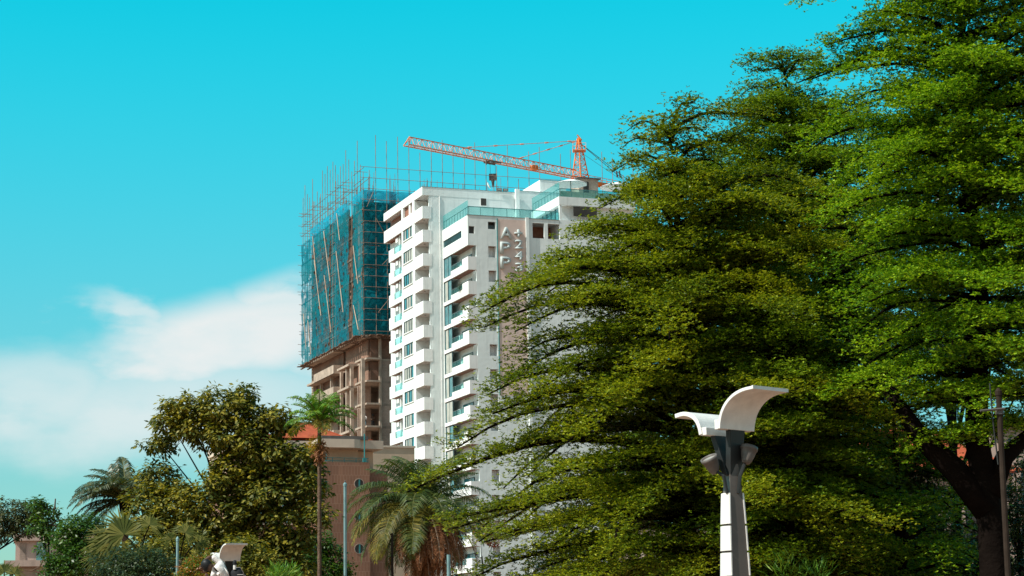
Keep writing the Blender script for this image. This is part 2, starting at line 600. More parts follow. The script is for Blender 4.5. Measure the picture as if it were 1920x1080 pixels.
L_PALM_D = leaf_mat('dead_palm_leaflets', [(0.09, 0.036, 0.018), (0.22, 0.085, 0.036), (0.36, 0.16, 0.075)], 0.2, 0.7, 0.2)
L_ARECA = leaf_mat('areca_leaflets', [(0.035, 0.11, 0.012), (0.085, 0.21, 0.016), (0.22, 0.30, 0.035)], 0.3, 0.5, 0.3)
L_FAN = leaf_mat('fan_palm_blades', [(0.045, 0.062, 0.010), (0.095, 0.11, 0.018), (0.24, 0.22, 0.055)], 0.35, 0.5, 0.3)
L_YEL = leaf_mat('yellow_flowers', [(0.35, 0.22, 0.01), (0.5, 0.30, 0.02)], 0.3)


def roof_tile_mat():
    m = mat('red_roof_tiles', (0.42, 0.085, 0.035), 0.7, 0.25, 1.5)
    nt = m.node_tree
    N, L = nt.nodes.new, nt.links.new
    p = nt.nodes['Principled BSDF']
    tc, sp_ = N('ShaderNodeTexCoord'), N('ShaderNodeSeparateXYZ')
    L(tc.outputs['Object'], sp_.inputs[0])
    w = N('ShaderNodeMath')
    w.operation = 'MULTIPLY'
    L(sp_.outputs[2], w.inputs[0])
    w.inputs[1].default_value = 5.0
    fr = N('ShaderNodeMath')
    fr.operation = 'FRACT'
    L(w.outputs[0], fr.inputs[0])
    b = N('ShaderNodeBump')
    b.inputs['Strength'].default_value = 1.0
    b.inputs['Distance'].default_value = 0.12
    L(fr.outputs[0], b.inputs['Height'])
    L(b.outputs[0], p.inputs['Normal'])
    return m


M['rtile'] = roof_tile_mat()

# ------------------------------------------------------------------ setting
g = MB().add([(-3000, -200, 0), (3000, -200, 0), (3000, 6000, 0), (-3000, 6000, 0)], [(0, 1, 2, 3)]).build('ground', M['ground'])
g['kind'] = 'structure'
rd = MB().add([(-60, 12, 0.006), (60, 12, 0.006), (60, 26, 0.006), (-60, 26, 0.006)], [(0, 1, 2, 3)]).build('road', M['road'])
rd['kind'] = 'structure'
kb = MB().box(-60, 60, 26, 26.3, 0, 0.14).build('kerb', M['conc'])
kb['kind'] = 'structure'

RZ = R(20.5)                     # all the big buildings stand on this street grid

# ------------------------------------------------------------------ white apartment building
W = thing('apartment_building', 'tall white apartment block with stacked corner balconies and a rosy sign strip', 'building',
          (-11.558, 260, 0), RZ)
FH, ROOF, NF = 3.155, 61.65, 16
w = MB()
Z0 = 0
w.box(2.4, 13.5, 0.3, 9.35, Z0, 60.6)                 # core
w.box(1.2, 13.5, 0.0, 0.3, Z0, 60.55)                 # front skin
w.box(0.9, 13.5, 9.35, 17.5, Z0, 57.3)
w.box(2.4, 13.5, 9.35, 17.5, 57.3, 60.6)
w.box(0.3, 2.4, 3.75, 9.35, Z0, 57.3)
w.box(0.0, 2.4, 3.5, 3.75, Z0, 60.55)
w.box(0.0, 0.3, 3.75, 4.5, Z0, 60.55)
w.box(0.0, 0.3, 8.6, 9.35, Z0, 60.55)
w.box(0.9, 1.2, 0.02, 0.3, Z0, 60.55)                 # slim post on the corner
for k in range(-1, NF):
    t = 59.05 - FH * (k + 1)                          # spandrel between windows
    w.box(0.0, 0.3, 4.5, 8.6, t - 1.5, t + 0.02)
w.box(0.0, 0.3, 4.5, 8.6, 0, 59.05 - FH * NF - 1)
w.box(0.0, 13.5, 0.0, 17.5, 60.62, 61.0)              # roof slab
w.box(-0.03, 0.22, -0.03, 17.53, 60.55, ROOF)         # parapets
w.box(0.22, 13.5, -0.03, 0.22, 60.55, ROOF)
w.box(0.22, 13.5, 17.3, 17.5, 61.0, ROOF)
w.box(12.96, 13.5, -0.45, -0.03, 40, 62.1)            # pilaster
w.box(13.5, 22, 0.35, 14, 0, 62.05)                   # rear wing
# second block
A2, B2 = 2.68, -10.16
w.box(4.9, 5.3, B2 + 0.3, 0, Z0, 55.9)
w.box(3.9, 4.9, -8.3, 0, Z0, 55.9)
w.box(5.3, 6.7, -8.0, 0, Z0, 55.58)
w.box(6.7, 10.9, B2 + 0.3, 0, Z0, 55.9)
w.box(3.8, 5.42, B2, B2 + 0.3, Z0, 55.9)
w.box(6.46, 15.2, B2, B2 + 0.3, Z0, 53.4)
w.box(6.46, 11.5, B2, B2 + 0.3, 53.4, 55.9)
w.box(13.1, 13.6, B2, B2 + 0.3, 53.4, 55.4)
w.box(11.5, 15.2, B2, B2 + 0.3, 55.4, 55.9)
w.box(11.0, 15.2, -7.0, 0, Z0, 55.9)
w.box(11.0, 15.2, B2 + 0.3, -7.0, 55.6, 55.88)
w.box(10.52, 10.92, B2 - 0.25, B2, 8, 56.0)           # pilaster beside the sign
w.box(5.42, 6.46, B2, B2 + 0.3, 55.2, 55.9)
w.box(5.42, 6.46, B2, B2 + 0.3, 52.04, 54.24)
for k in range(NF):
    zt = 52.04 - FH * k
    w.box(5.42, 6.46, B2, B2 + 0.3, zt - FH, zt - 1.46)
w.box(5.42, 6.46, B2, B2 + 0.3, 0, 52.04 - FH * NF + 0.0)
# top storey of the second block: solid with a strip window
w.box(A2, 3.8, B2, B2 + 0.3, 52.04, 53.53)
w.box(A2, 2.84, B2, B2 + 0.3, 53.53, 54.48)
w.box(3.58, 3.8, B2, B2 + 0.3, 53.53, 54.48)
w.box(A2, 3.8, B2, B2 + 0.3, 54.48, 55.9)
w.box(A2, A2 + 0.3, B2 + 0.3, 0, 52.04, 53.46)
w.box(A2, A2 + 0.3, B2 + 0.3, 0, 54.39, 55.9)
w.box(A2, A2 + 0.3, B2 + 0.3, -7.7, 53.46, 54.39)
w.box(A2, A2 + 0.3, -0.36, 0, 53.46, 54.39)
w.box(A2 + 0.3, 3.9, B2 + 0.3, 0, 52.06, 52.3)
w.box(A2 + 0.3, 10.9, B2 + 0.3, 0, 55.6, 55.88)
w.box(A2 + 0.02, 3.9, -0.3, 0, Z0, 52.04)             # pier at the inner end
# upper terrace block
w.box(15.24, 26, B2, 0, 0, 56.0)
w.box(15.9, 26, B2 + 0.8, 0, 56.0, 58.0)
w.box(15.24, 26, B2, 0.3, 58.0, 58.4)
w.box(15.24, 15.44, B2, 0.3, 58.4, 59.1)
w.box(15.44, 26, B2, B2 + 0.2, 58.4, 59.1)
w.box(15.3, 15.6, B2 + 0.05, B2 + 0.35, 56.0, 58.0)
w.box(17.4, 21.2, 2.0, 9.0, 62.05, 64.15)             # stair head on the roof
wall = w.build('wall', M['white'], W)
for bx in [(-0.06, 13.5, -0.07, 0.0, ROOF, ROOF + 0.05), (A2 - 0.05, 15.2, B2 - 0.06, B2 + 0.25, 55.9, 55.97),
           (13.5, 22, 0.3, 0.5, 62.05, 62.1), (17.35, 21.2, 1.95, 2.1, 64.15, 64.2)]:
    MB().box(*bx).build('coping', M['rail_metal'], W)

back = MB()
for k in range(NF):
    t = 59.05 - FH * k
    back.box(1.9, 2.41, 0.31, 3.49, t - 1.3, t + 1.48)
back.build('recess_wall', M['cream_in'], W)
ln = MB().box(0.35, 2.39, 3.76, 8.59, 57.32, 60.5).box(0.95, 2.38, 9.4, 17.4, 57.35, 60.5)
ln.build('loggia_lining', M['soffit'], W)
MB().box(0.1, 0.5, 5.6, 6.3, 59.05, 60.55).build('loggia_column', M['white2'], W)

slot = MB()
slot.box(5.43, 6.45, -9.3, -8.0, 8, 54.2).box(6.40, 6.452, B2 + 0.32, -9.3, 8, 54.2).build('shaft_wall', M['white2'], W)
sh = MB()
for k in range(NF):
    zt = 52.04 - FH * k
    sh.box(5.43, 6.39, B2 + 0.305, -9.31, zt - 0.02, zt + 0.1)
sh.build('shaft_ceiling', M['soffit'], W)

for k in range(NF):
    t = 59.05 - FH * k
    # corner balcony
    b = MB()
    b.box(-0.04, 0.12, -0.04, 3.5, t - 1.63, t)
    b.box(0.12, 1.18, -0.04, 0.12, t - 1.63, t)
    b.box(0.12, 1.9, 0.12, 3.5, t - 1.55, t - 1.3)
    bal = b.build('balcony', M['white2'], W)
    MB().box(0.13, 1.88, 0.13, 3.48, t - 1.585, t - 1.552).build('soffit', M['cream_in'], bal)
    MB().lathe([(0.0, 0), (0.14, 0), (0.14, 0.05)], 10, (0.75, 1.6, t - 1.64)).build('ceiling_lamp', M['flood_l'], bal)
    d = MB().box(1.86, 1.895, 2.2, 3.3, t - 1.3, t + 0.75).build('door', M['dark'], W)
    MB().box(1.84, 1.858, 2.3, 3.2, t - 1.2, t + 0.66).build('pane', M['curtain'] if k in (8, 9) else M['win_frame'], d)
    wn = MB().box(1.45, 1.8, 0.3, 0.34, t - 0.3, t + 0.85)
    wn.build('side_window', M['win_frame'], W)
    # window between the balconies
    if k >= 1:
        zt_, zb_ = t + FH - 1.5, t + 0.02
        f = MB()
        b0, b1 = 4.55, 8.55
        f.box(0.05, 0.14, b0, b1, zt_ - 0.08, zt_)
        f.box(0.05, 0.14, b0, b1, zb_, zb_ + 0.08)
        for q in range(5):
            bb = b0 + (b1 - b0 - 0.1) * q / 4
            f.box(0.05, 0.14, bb, bb + 0.1, zb_ + 0.08, zt_ - 0.08)
        win = f.build('window', M['win_frame'], W)
        MB().box(0.11, 0.13, b0, b1, zb_, zt_).build('pane', M['pane'], win)
        for (u0, u1) in rnd.sample([(0.06, 0.2), (0.31, 0.47), (0.56, 0.70), (0.8, 0.94)], rnd.choice([2, 3, 3, 4])):
            u0, u1 = u0 + rnd.uniform(-.03, .04), u1 + rnd.uniform(-.05, .05)
            MB().box(0.09, 0.105, b0 + (b1 - b0) * u0, b0 + (b1 - b0) * u1, zb_ + 0.08, zt_ - 0.08).build('curtain', M['curtain'], win)
        MB().box(-0.12, 0.05, b0 - 0.15, b1 + 0.15, zb_ - 0.12, zb_ + 0.0).build('sill', M['white2'], win)
    # far balcony
    b = MB()
    be = 17.4 if k == 0 else (17.4 if k == 1 and False else 15.15)
    if k == 0:
        b.box(-0.04, 0.12, 3.5, 17.4, t - 1.63, t)
        b.box(0.12, 0.9, 17.25, 17.4, t - 1.63, t)
        b.box(0.12, 0.9, 9.35, 17.25, t - 1.55, t - 1.3)
    else:
        b.box(-0.04, 0.12, 12.7, be, t - 1.63, t)
        b.box(-0.04, 0.12, 9.35, 12.7, t - 1.63, t - 0.95)
        b.box(0.12, 0.9, be - 0.15, be, t - 1.63, t)
        b.box(0.12, 0.9, 9.35, be - 0.15, t - 1.55, t - 1.3)
    fb = b.build('balcony', M['white2'], W)
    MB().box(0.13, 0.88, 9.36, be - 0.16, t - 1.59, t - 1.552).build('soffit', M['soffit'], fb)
    if k:
        MB().box(0.02, 0.05, 9.4, 12.68, t - 0.95, t - 0.02).build('glass_panel', M['rail_glass'], fb)
        ac = MB().box(0.25, 0.75, 12.0, 12.9, t + 0.7, t + 1.3)
        ac.build('air_conditioner', M['white2'], W)
        MB().box(0.35, 0.55, 11.4, 11.65, t - 1.3, t + 1.5).build('column', M['white2'], W)
    # second block balcony and windows
    zt = 52.04 - FH * k                        # underside of the slab above
    if zt < 10:
        continue
    b = MB()
    pt = zt - 1.47
    b.box(A2, A2 + 0.16, B2, -7.85, zt - FH, pt)
    b.box(A2 + 0.16, 3.8, B2, B2 + 0.16, zt - FH, pt)
    b.box(A2, A2 + 0.16, -7.85, -3.3, zt - FH, zt - FH + 0.95)
    b.box(A2 + 0.16, 3.8, B2 + 0.16, -3.3, zt - FH + 0.02, zt - FH + 0.3)
    b.box(A2 - 0.03, 3.8, -3.3, -0.3, zt - FH, zt - FH + 0.45)
    sb = b.build('balcony', M['white2'], W)
    sf = MB().box(A2 + 0.17, 3.78, B2 + 0.17, -3.35, zt - FH - 0.02, zt - FH + 0.018)
    sf.build('soffit', M['soffit'], sb)
    if k == 0:
        MB().box(A2 + 0.17, 3.78, B2 + 0.31, -3.35, zt - 0.02, zt + 0.05).build('soffit', M['soffit'], W)
    dl = MB()
    for q in range(4):
        dl.lathe([(0.0, 0), (0.08, 0), (0.08, 0.03)], 8, (3.3, -9.2 + 1.5 * q, zt - 0.05))
    dl.build('downlight', M['flood_l'], sb)
    MB().box(A2 + 0.05, A2 + 0.08, -7.85, -3.32, zt - FH + 0.95, pt - 0.1).build('glass_panel', M['rail_glass'], sb)
    hr = MB().box(A2 + 0.03, A2 + 0.09, -7.85, -3.32, pt - 0.1, pt - 0.04)
    for q in range(5):
        hr.box(A2 + 0.03, A2 + 0.08, -7.7 + q * 1.05, -7.64 + q * 1.05, zt - FH + 0.95, pt - 0.1)
    hr.build('handrail', M['rail_metal'], sb)
    f = MB()
    f.box(A2 + 0.1, A2 + 0.2, -3.3, -0.3, zt - 0.12, zt - 0.02)
    f.box(A2 + 0.1, A2 + 0.2, -3.3, -0.3, zt - FH + 0.45, zt - FH + 0.55)
    for bb in (-3.3, -1.95, -0.42):
        f.box(A2 + 0.1, A2 + 0.2, bb, bb + 0.12, zt - FH + 0.55, zt - 0.12)
    win = f.build('tall_window', M['win_frame'], W)
    MB().box(A2 + 0.14, A2 + 0.16, -3.3, -0.3, zt - FH + 0.45, zt - 0.02).build('pane', M['pane'], win)
    if k not in (0, 2):
        MB().box(A2 + 0.11, A2 + 0.13, -1.7 if k % 2 else -3.0, -0.7, zt - FH + 0.55, zt - 0.12).build('curtain', M['curtain'], win)
    bw = MB().box(3.83, 3.88, -8.2, -4.2, zt - FH + 0.4, zt - 0.75).build('rear_window', M['win_frame'], W)
    MB().box(3.80, 3.828, -8.1, -4.3, zt - FH + 0.5, zt - 0.85).build('pane', M['curtain'] if k % 3 else M['pane'], bw)
    if k == 2:
        ph = MB()
for (a, b, z) in [(3.2, -4.4, 52.04 - 7 * FH + 1.2), (3.2, -4.6, 52.04 - 4 * FH + 1.2), (3.2, -4.2, 52.04 - 9 * FH + 1.2)]:
    ac = MB().box(a, a + 0.55, b - 0.45, b + 0.45, z, z + 0.65).build('air_conditioner', M['white2'], W)
    MB().lathe([(0, 0), (0.26, 0), (0.26, 0.02)], 14, (a - 0.01, b, z + 0.33), Matrix.Rotation(R(-90), 3, 'Y')).build('fan_grille', M['win_frame'], ac)
dpi = MB().tube([(2.35, -0.06, 10), (2.35, -0.06, 60.5)], 0.05, 6)
for k in range(16):
    dpi.box(2.27, 2.43, -0.12, 0.0, 12 + 3 * k, 12.08 + 3 * k)
dpi.build('drain_pipe', M['white2'], W)
# strip window and small openings
st = MB().box(A2 + 0.12, A2 + 0.16, -7.7, -0.36, 53.46, 54.39).build('strip_window', M['pane'], W)
lv = MB()
for q in range(24):
    lv.box(A2 + 0.07, A2 + 0.11, -7.68 + q * 0.305, -7.60 + q * 0.305, 53.46, 54.39)
lv.build('louvre', M['win_frame'], st)
MB().box(2.85, 3.57, B2 + 0.22, B2 + 0.26, 53.5, 54.5).build('small_window', M['dark'], W)
sw = MB().box(5.42, 6.46, B2 + 0.7, B2 + 0.74, 54.2, 55.25).build('small_window', M['dark'], W)
rl = MB()
for q in range(7):
    rl.box(5.5 + q * 0.14, 5.53 + q * 0.14, B2 + 0.1, B2 + 0.13, 54.24, 54.75)
rl.build('guard_bars', M['rail_metal'], sw)
rw = MB().box(8.05, 8.95, -0.05, 0.02, 59.55, 60.65).build('small_window', M['white2'], W)
MB().box(8.12, 8.88, -0.075, -0.052, 59.62, 60.58).build('pane', M['dark'], rw)
MB().box(11.4, 15.2, -7.05, -7.0, 53.4, 55.55).build('loggia_back', M['soffit'], W)
tw = MB().box(15.8, 15.88, B2 + 1.2, -1.0, 56.1, 57.9).build('terrace_window', M['pane'], W)
tb = MB()
for q in range(6):
    tb.box(15.72, 15.79, B2 + 1.2 + q * 1.5, B2 + 1.3 + q * 1.5, 56.05, 57.95)
tb.build('mullion', M['win_frame'], tw)
MB().box(17.2, 20.5, B2 - 0.02, B2 + 0.01, 56.6, 57.9).build('terrace_window', M['dark'], W)

# terrace railings
def glass_rail(name, p0, p1, z0, hg, hh, step):
    p0, p1 = Vector(p0), Vector(p1)
    d = p1 - p0
    n = Vector((-d.y, d.x)).normalized() * 0.015
    q = MB()
    q.add([(p0.x - n.x, p0.y - n.y, z0), (p1.x - n.x, p1.y - n.y, z0), (p1.x + n.x, p1.y + n.y, z0), (p0.x + n.x, p0.y + n.y, z0),
           (p0.x - n.x, p0.y - n.y, z0 + hg), (p1.x - n.x, p1.y - n.y, z0 + hg), (p1.x + n.x, p1.y + n.y, z0 + hg), (p0.x + n.x, p0.y + n.y, z0 + hg)],
          [(0, 3, 2, 1), (4, 5, 6, 7), (0, 1, 5, 4), (1, 2, 6, 5), (2, 3, 7, 6), (3, 0, 4, 7)])
    rail_ = q.build(name, M['rail_glass'], W)
    h = MB()
    off = n.normalized() * 0.12
    h.tube([(p0.x + off.x, p0.y + off.y, z0 + hh), (p1.x + off.x, p1.y + off.y, z0 + hh)], 0.05, 6)
    k = max(1, round(d.length / step))
    for i in range(k + 1):
        p = p0 + d * (i / k) + off
        h.tube([(p.x, p.y, z0), (p.x, p.y, z0 + hh)], 0.035, 5)
    h.build('handrail', M['rail_metal'], rail_)


glass_rail('glass_railing', (A2 + 0.1, -0.1), (A2 + 0.1, B2 + 0.1), 55.95, 1.9, 1.1, 1.1)
glass_rail('glass_railing', (A2 + 0.1, B2 + 0.1), (15.2, B2 + 0.1), 55.95, 1.15, 1.12, 1.8)
glass_rail('glass_railing', (15.34, -0.2), (15.34, B2 + 0.1), 59.1, 1.9, 1.1, 1.1)
glass_rail('glass_railing', (15.4, B2 + 0.1), (25.5, B2 + 0.1), 59.1, 1.1, 1.1, 1.8)
MB().box(15.6, 26, B2 + 0.5, B2 + 0.62, 59.1, 59.95).build('terrace_screen', M['fascia'], W)

# sign strip with raised letters
sg = MB().box(6.7, 10.5, B2 - 0.06, B2 - 0.003, 33, 55.62).build('sign_panel', M['banner'], W)
MB().box(6.62, 6.7, B2 - 0.12, B2 - 0.003, 33, 55.66).build('trim', M['teal_paint'], sg)


def letter(ch, a, z, h, wd):
    cu = bpy.data.curves.new('letter', 'FONT')
    cu.body = ch
    cu.size = 1.0
    cu.extrude, cu.offset = 0.0, 0.018
    tmp = bpy.data.objects.new('letter_tmp', cu)
    COL.objects.link(tmp)
    bpy.context.view_layer.update()
    me = bpy.data.meshes.new_from_object(tmp.evaluated_get(bpy.context.evaluated_depsgraph_get()))
    bpy.data.objects.remove(tmp)
    bpy.data.curves.remove(cu)
    vs_ = [v.co.copy() for v in me.vertices]
    x0, x1 = min(v.x for v in vs_), max(v.x for v in vs_)
    y0, y1 = min(v.y for v in vs_), max(v.y for v in vs_)
    import bmesh
    bm = bmesh.new()
    bm.from_mesh(me)
    for v in bm.verts:
        v.co = Vector((a + (v.co.x - x0) / (x1 - x0) * wd, B2 - 0.065, z + (v.co.y - y0) / (y1 - y0) * h))
    geo = bmesh.ops.extrude_face_region(bm, geom=bm.faces[:])
    for e in geo['geom']:
        if isinstance(e, bmesh.types.BMVert):
            e.co.y -= 0.26
    bmesh.ops.recalc_face_normals(bm, faces=bm.faces)
    for f in bm.faces:
        f.material_index = 0 if abs(f.normal.y) > 0.7 else 1
    bm.to_mesh(me)
    bm.free()
    me.name = 'letter'
    me.materials.clear()
    me.materials.append(M['letter'])
    me.materials.append(M['letter_side'])
    o = bpy.data.objects.new('letter', me)
    COL.objects.link(o)
    o.parent = sg


for i, ch in enumerate('APP'):
    letter(ch, 7.0, 53.0 - i * 1.93, 1.55, 1.6 if ch == 'A' else 1.35)
for i, ch in enumerate('+243'):
    letter(ch, 8.95, 53.35 - i * 1.5, 1.0 if ch == '+' else 1.15, 1.05)


def on_w(a, b, z):
    c_, s_ = math.cos(RZ), math.sin(RZ)
    return (-11.558 + a * c_ - b * s_, 260 + a * s_ + b * c_, z)


# things on its roof and terraces
def parasol(a, b, label):
    t = thing('patio_parasol', label, 'parasol', on_w(a, b, 59.1), RZ, 'parasols on the white roof terrace')
    MB().lathe([(2.3, 2.35), (1.2, 2.75), (0.05, 3.05), (0.03, 3.0), (1.2, 2.7), (2.28, 2.3)], 8).build('canopy', M['white2'], t)
    MB().tube([(0, 0, 0.1), (0, 0, 3.0)], 0.06, 8).build('pole', M['rail_metal'], t)
    MB().lathe([(0, 0), (0.5, 0), (0.5, 0.1), (0.1, 0.14), (0, 0.14)], 12).build('base', M['conc'], t)
    return t


parasol(18.0, -7.5, 'white parasol open on the roof terrace behind the glass railing')
parasol(24.5, -7.5, 'white parasol half hidden by leaves under the orange crane')
dish = thing('satellite_dish', 'small white satellite dish on the white roof edge', 'satellite dish', on_w(9.6, 1.2, 61.0), RZ)
MB().tube([(0, 0, 0), (0, 0, 1.5)], 0.04, 6).build('mast', M['rail_metal'], dish)
MB().lathe([(0.02, 0), (0.3, 0.05), (0.5, 0.16), (0.48, 0.19), (0.28, 0.09), (0.0, 0.04)], 16, (0, 0, 1.6),
           Matrix.Rotation(R(60), 3, 'Z') @ Matrix.Rotation(R(65), 3, 'X')).build('reflector', M['lamp_w'], dish)
for a, nm in ((11.9, 'left'), (12.7, 'right')):
    fl = thing('roof_floodlight', 'black floodlight on the white roof edge below the hook, %s of two' % nm, 'floodlight', on_w(a - 1.2, -0.25, 61.7), RZ,
               'floodlights on the roof edge')
    MB().box(-0.3, 0.3, -0.2, 0.1, 0.0, 0.35).build('housing', M['steel_d'], fl)
    MB().box(-0.26, 0.26, -0.22, -0.201, 0.04, 0.31).build('lens', M['flood_l'], fl)
cab = thing('roof_cabinet', 'brown rooftop cabin beside the crane mast', 'cabin', on_w(22.5, 0, 62.06), RZ)
MB().box(0, 2.8, 0.5, 3.5, 0, 2.3).build('body', M['conc'], cab)
MB().box(-0.3, 3.1, 0.2, 3.8, 2.3, 2.45).build('roof', M['steel_d'], cab)
MB().box(0.6, 1.4, 0.46, 0.5, 0.1, 1.9).build('door', M['dark'], cab)
pl = thing('potted_plant', 'dark potted shrub on the white balcony with glass rail', 'plant', on_w(2.95, -7.0, 52.04 - 2 * FH + 0.31), RZ)

# ------------------------------------------------------------------ unfinished tower
TO = Vector((-21.896, 290, 0))
T = thing('unfinished_tower', 'raw concrete tower under construction with bare floors under netting', 'building', TO, RZ)
TF = 3.28
LV = [43.40 + TF * k for k in range(-10, 8)]        # floor tops
XE, YE = 46.0, 33.0


def on_t(a, b, z):
    c_, s_ = math.cos(RZ), math.sin(RZ)
    return Vector((TO.x + a * c_ - b * s_, TO.y + a * s_ + b * c_, z))


for k, z in enumerate(LV):
    s = MB()
    s.box(1.2, XE, 0.3, YE, z - 0.28, z)
    s.box(0.5, 2.62, -0.75, 0.3, z - 0.26, z - 0.01)                 # front ledge
    if z < 47:
        s.box(-0.2, 1.2, 6.3, 12.6, z - 0.3, z + 0.02)                   # left ledges
        s.box(0.1, 1.2, 0.5, 3.9, z - 0.28, z)
        s.box(-0.35, 1.2, 13.9, 25.6, z - 0.42, z - 0.05)
        s.box(-0.2, 1.2, 25.6, 30.5, z - 0.35, z - 0.06)
    s.build('floor_slab', M['conc'], T)
    if z < 46:
        MB().box(-0.4, -0.2, 13.9, 25.5, z - 0.42, z + 0.85).box(-0.2, 1.0, 13.9, 14.1, z - 0.05, z + 0.85).build('parapet', M['conc'], T)
co = MB()
ztop = LV[-1]
for (a0, a1, b0, b1) in [(0.0, 0.5, 0.0, 0.55), (2.62, 2.95, -0.15, 0.3), (0.9, 1.4, 4.0, 4.5), (0.15, 0.6, 6.3, 6.9), (0.15, 0.55, 8.7, 9.2),
                         (0.6, 1.0, 13.4, 13.9), (0.2, 0.6, 17.6, 18.0), (0.7, 1.1, 25.4, 25.9), (0.7, 1.1, 29.6, 30.1), (1.25, 1.7, 32.5, 33.02)]:
    co.box(a0, a1, b0, b1, 0, ztop if a0 > 1.2 else LV[10] - 0.3)
co.build('column', M['conc'], T)
br = MB()
br.box(2.96, XE, 0.28, 0.55, 0, LV[10] - 0.3)
for z in LV[:9]:
    h = TF - 0.3
    br.box(4.4, 4.7, 0.56, 6, z + 0.005, z + h)
    br.box(0.62, 2.6, 4.2, 4.4, z + 0.005, z + h)
    br.box(2.2, 2.4, 4.6, 7.5, z + 0.005, z + h)
    br.box(2.2, 2.4, 8.6, 12.0, z + 0.005, z + h)
    br.box(2.6, 2.8, 13.0, 17.0, z + 0.005, z + h)
    br.box(1.5, 1.7, 18.3, 22.6, z + 0.005, z + h)
    br.box(2.2, 2.4, 24.0, 26.0, z + 0.005, z + h)
    br.box(1.4, 1.6, 27.4, 29.6, z + 0.005, z + h)
    br.box(5.0, 5.2, 5, 33, z + 0.005, z + h)
br.build('block_wall', M['block'], T)
bands = MB()
for z in LV[:10]:
    bands.box(2.96, XE, 0.25, 0.28, z - 0.3, z + 0.02)
bands.build('ring_beam', M['conc_d'], T)
inner = MB()
for z in LV[9:-1]:
    inner.box(1.3, 1.5, 1.0, 13.2, z + 0.005, z + 2.9)
    inner.box(1.3, 1.5, 14.4, 32.5, z + 0.005, z + 2.9)
    inner.box(1.5, XE, 0.7, 0.9, z + 0.005, z + 2.9)
inner.build('upper_block_wall', M['brick_r'], T)
for (a, b) in [(1.5, 1.3), (5.0, 1.6), (9.6, 1.6), (10.6, 1.8), (16, 2), (22, 2), (28, 2), (34, 2), (2, 9), (2, 16), (2, 24)]:
    hh = rnd.uniform(1.6, 2.6)
    c_ = MB().box(a, a + 0.85, b, b + 0.7, ztop, ztop + hh)
    c_.build('roof_column', M['board'], T)
    rb = MB()
    for q in range(7):
        px_, py_ = a + rnd.uniform(-0.1, 0.95), b + rnd.uniform(-0.1, .8)
        rb.tube([(px_, py_, ztop), (px_ + rnd.uniform(-.1, .1), py_, ztop + hh + rnd.uniform(0.8, 3.2))], 0.03, 4)
    rb.build('starter_bars', M['rebar'], T)
rb = MB()
for q in range(46):
    a, b = (rnd.uniform(1, 1.5), rnd.uniform(1, 32)) if q % 2 else (rnd.uniform(1, XE - 1), rnd.uniform(1, 1.5))
    rb.tube([(a, b, ztop), (a + rnd.uniform(-.1, .1), b, ztop + rnd.uniform(1.5, 4.8))], 0.028, 4)
rb.build('starter_bars', M['rebar'], T)

# scaffolding round its upper storeys
SC = thing('scaffold', 'tube and board scaffolding wrapped round the upper tower', 'scaffolding', on_t(1.2, 0, 0), RZ)
ZB, ZT = 47.0, 68.1
d = MB()
for b in range(0, 34):
    d.box(-1.9 - rnd.uniform(0, .4), 0.9, b - 0.4, b + 0.35, ZB - 0.5 + rnd.uniform(-.06, .06), ZB - 0.42 + rnd.uniform(0, .08))
for a in range(0, 44):
    d.box(a - 0.4, a + 0.35, -1.8 - rnd.uniform(0, .4), 0.6, ZB - 0.5 + rnd.uniform(-.06, .06), ZB - 0.42 + rnd.uniform(0, .08))
d.box(-1.4, -1.2, -1.3, 34.5, ZB - 0.72, ZB - 0.56)
d.box(-0.3, -0.1, -1.3, 34.5, ZB - 0.72, ZB - 0.56)
d.box(-1.3, 45, -1.3, -1.15, ZB - 0.9, ZB - 0.73)
d.build('platform', M['board'], SC)
for i in range(24):
    b = -0.95 + i * 1.52
    tl = rnd.choice([72.2, 73.5, 75.3, 76.2, 74.4, 70.8])
    MB().tube([(-1.15, b, ZB - 0.7), (-1.15 + rnd.uniform(-.05, .05), b, tl)], 0.046, 6).build('pole', M['pole'], SC)
    if i % 3 == 0:
        MB().tube([(-0.1, b + .4, 66), (-0.1, b + .4, rnd.uniform(70.5, 74))], 0.05, 6).build('pole', M['pole'], SC)
for i in range(26):
    a = 0.7 + i * 1.72
    tl = rnd.choice([74.2, 75.6, 76.4, 74.8, 71.2, 73.0]) if i % 3 else 76.4
    MB().tube([(a, -1.15, ZB - 0.7), (a + rnd.uniform(-.05, .05), -1.15, tl)], 0.046, 6).build('pole', M['pole'], SC)
for i in range(16):
    z = ZB + i * 1.62
    l = MB()
    wob = rnd.uniform(-.05, .05)
    l.tube([(-1.22, 34.8, z + wob), (-1.22, 14.5, z), (-1.22, 6.2, z - wob)], 0.036, 5)
    l.tube([(-1.22, 4.0, z - wob), (-1.22, -1.6, z)], 0.045, 5)
    l.build('ledger', M['pole'], SC)
    MB().tube([(-1.6, -1.22, z + 0.2), (20, -1.22, z + 0.15 + wob), (45, -1.22, z + 0.2)], 0.038, 5).build('ledger', M['pole'], SC)
    for q in range(1 + i % 2):
        MB().tube([(-1.5 - rnd.uniform(0, .5), 34.3 + q * .2, z + .1 + q * .5), (0.6, 34.3 + q * .2, z + .1 + q * .5)], 0.035, 4).build('transom', M['pole'], SC)
    if z > 66:
        for q in range(10):
            bq = rnd.uniform(0, 34)
            MB().tube([(-1.7, bq, z + .1), (0.3, bq, z + .1)], 0.035, 4).build('transom', M['pole'], SC)
    if i in (13, 14):
        MB().tube([(-0.1, 34, z + .3), (-0.1, -1, z + .3)], 0.045, 5).build('ledger', M['pole'], SC)
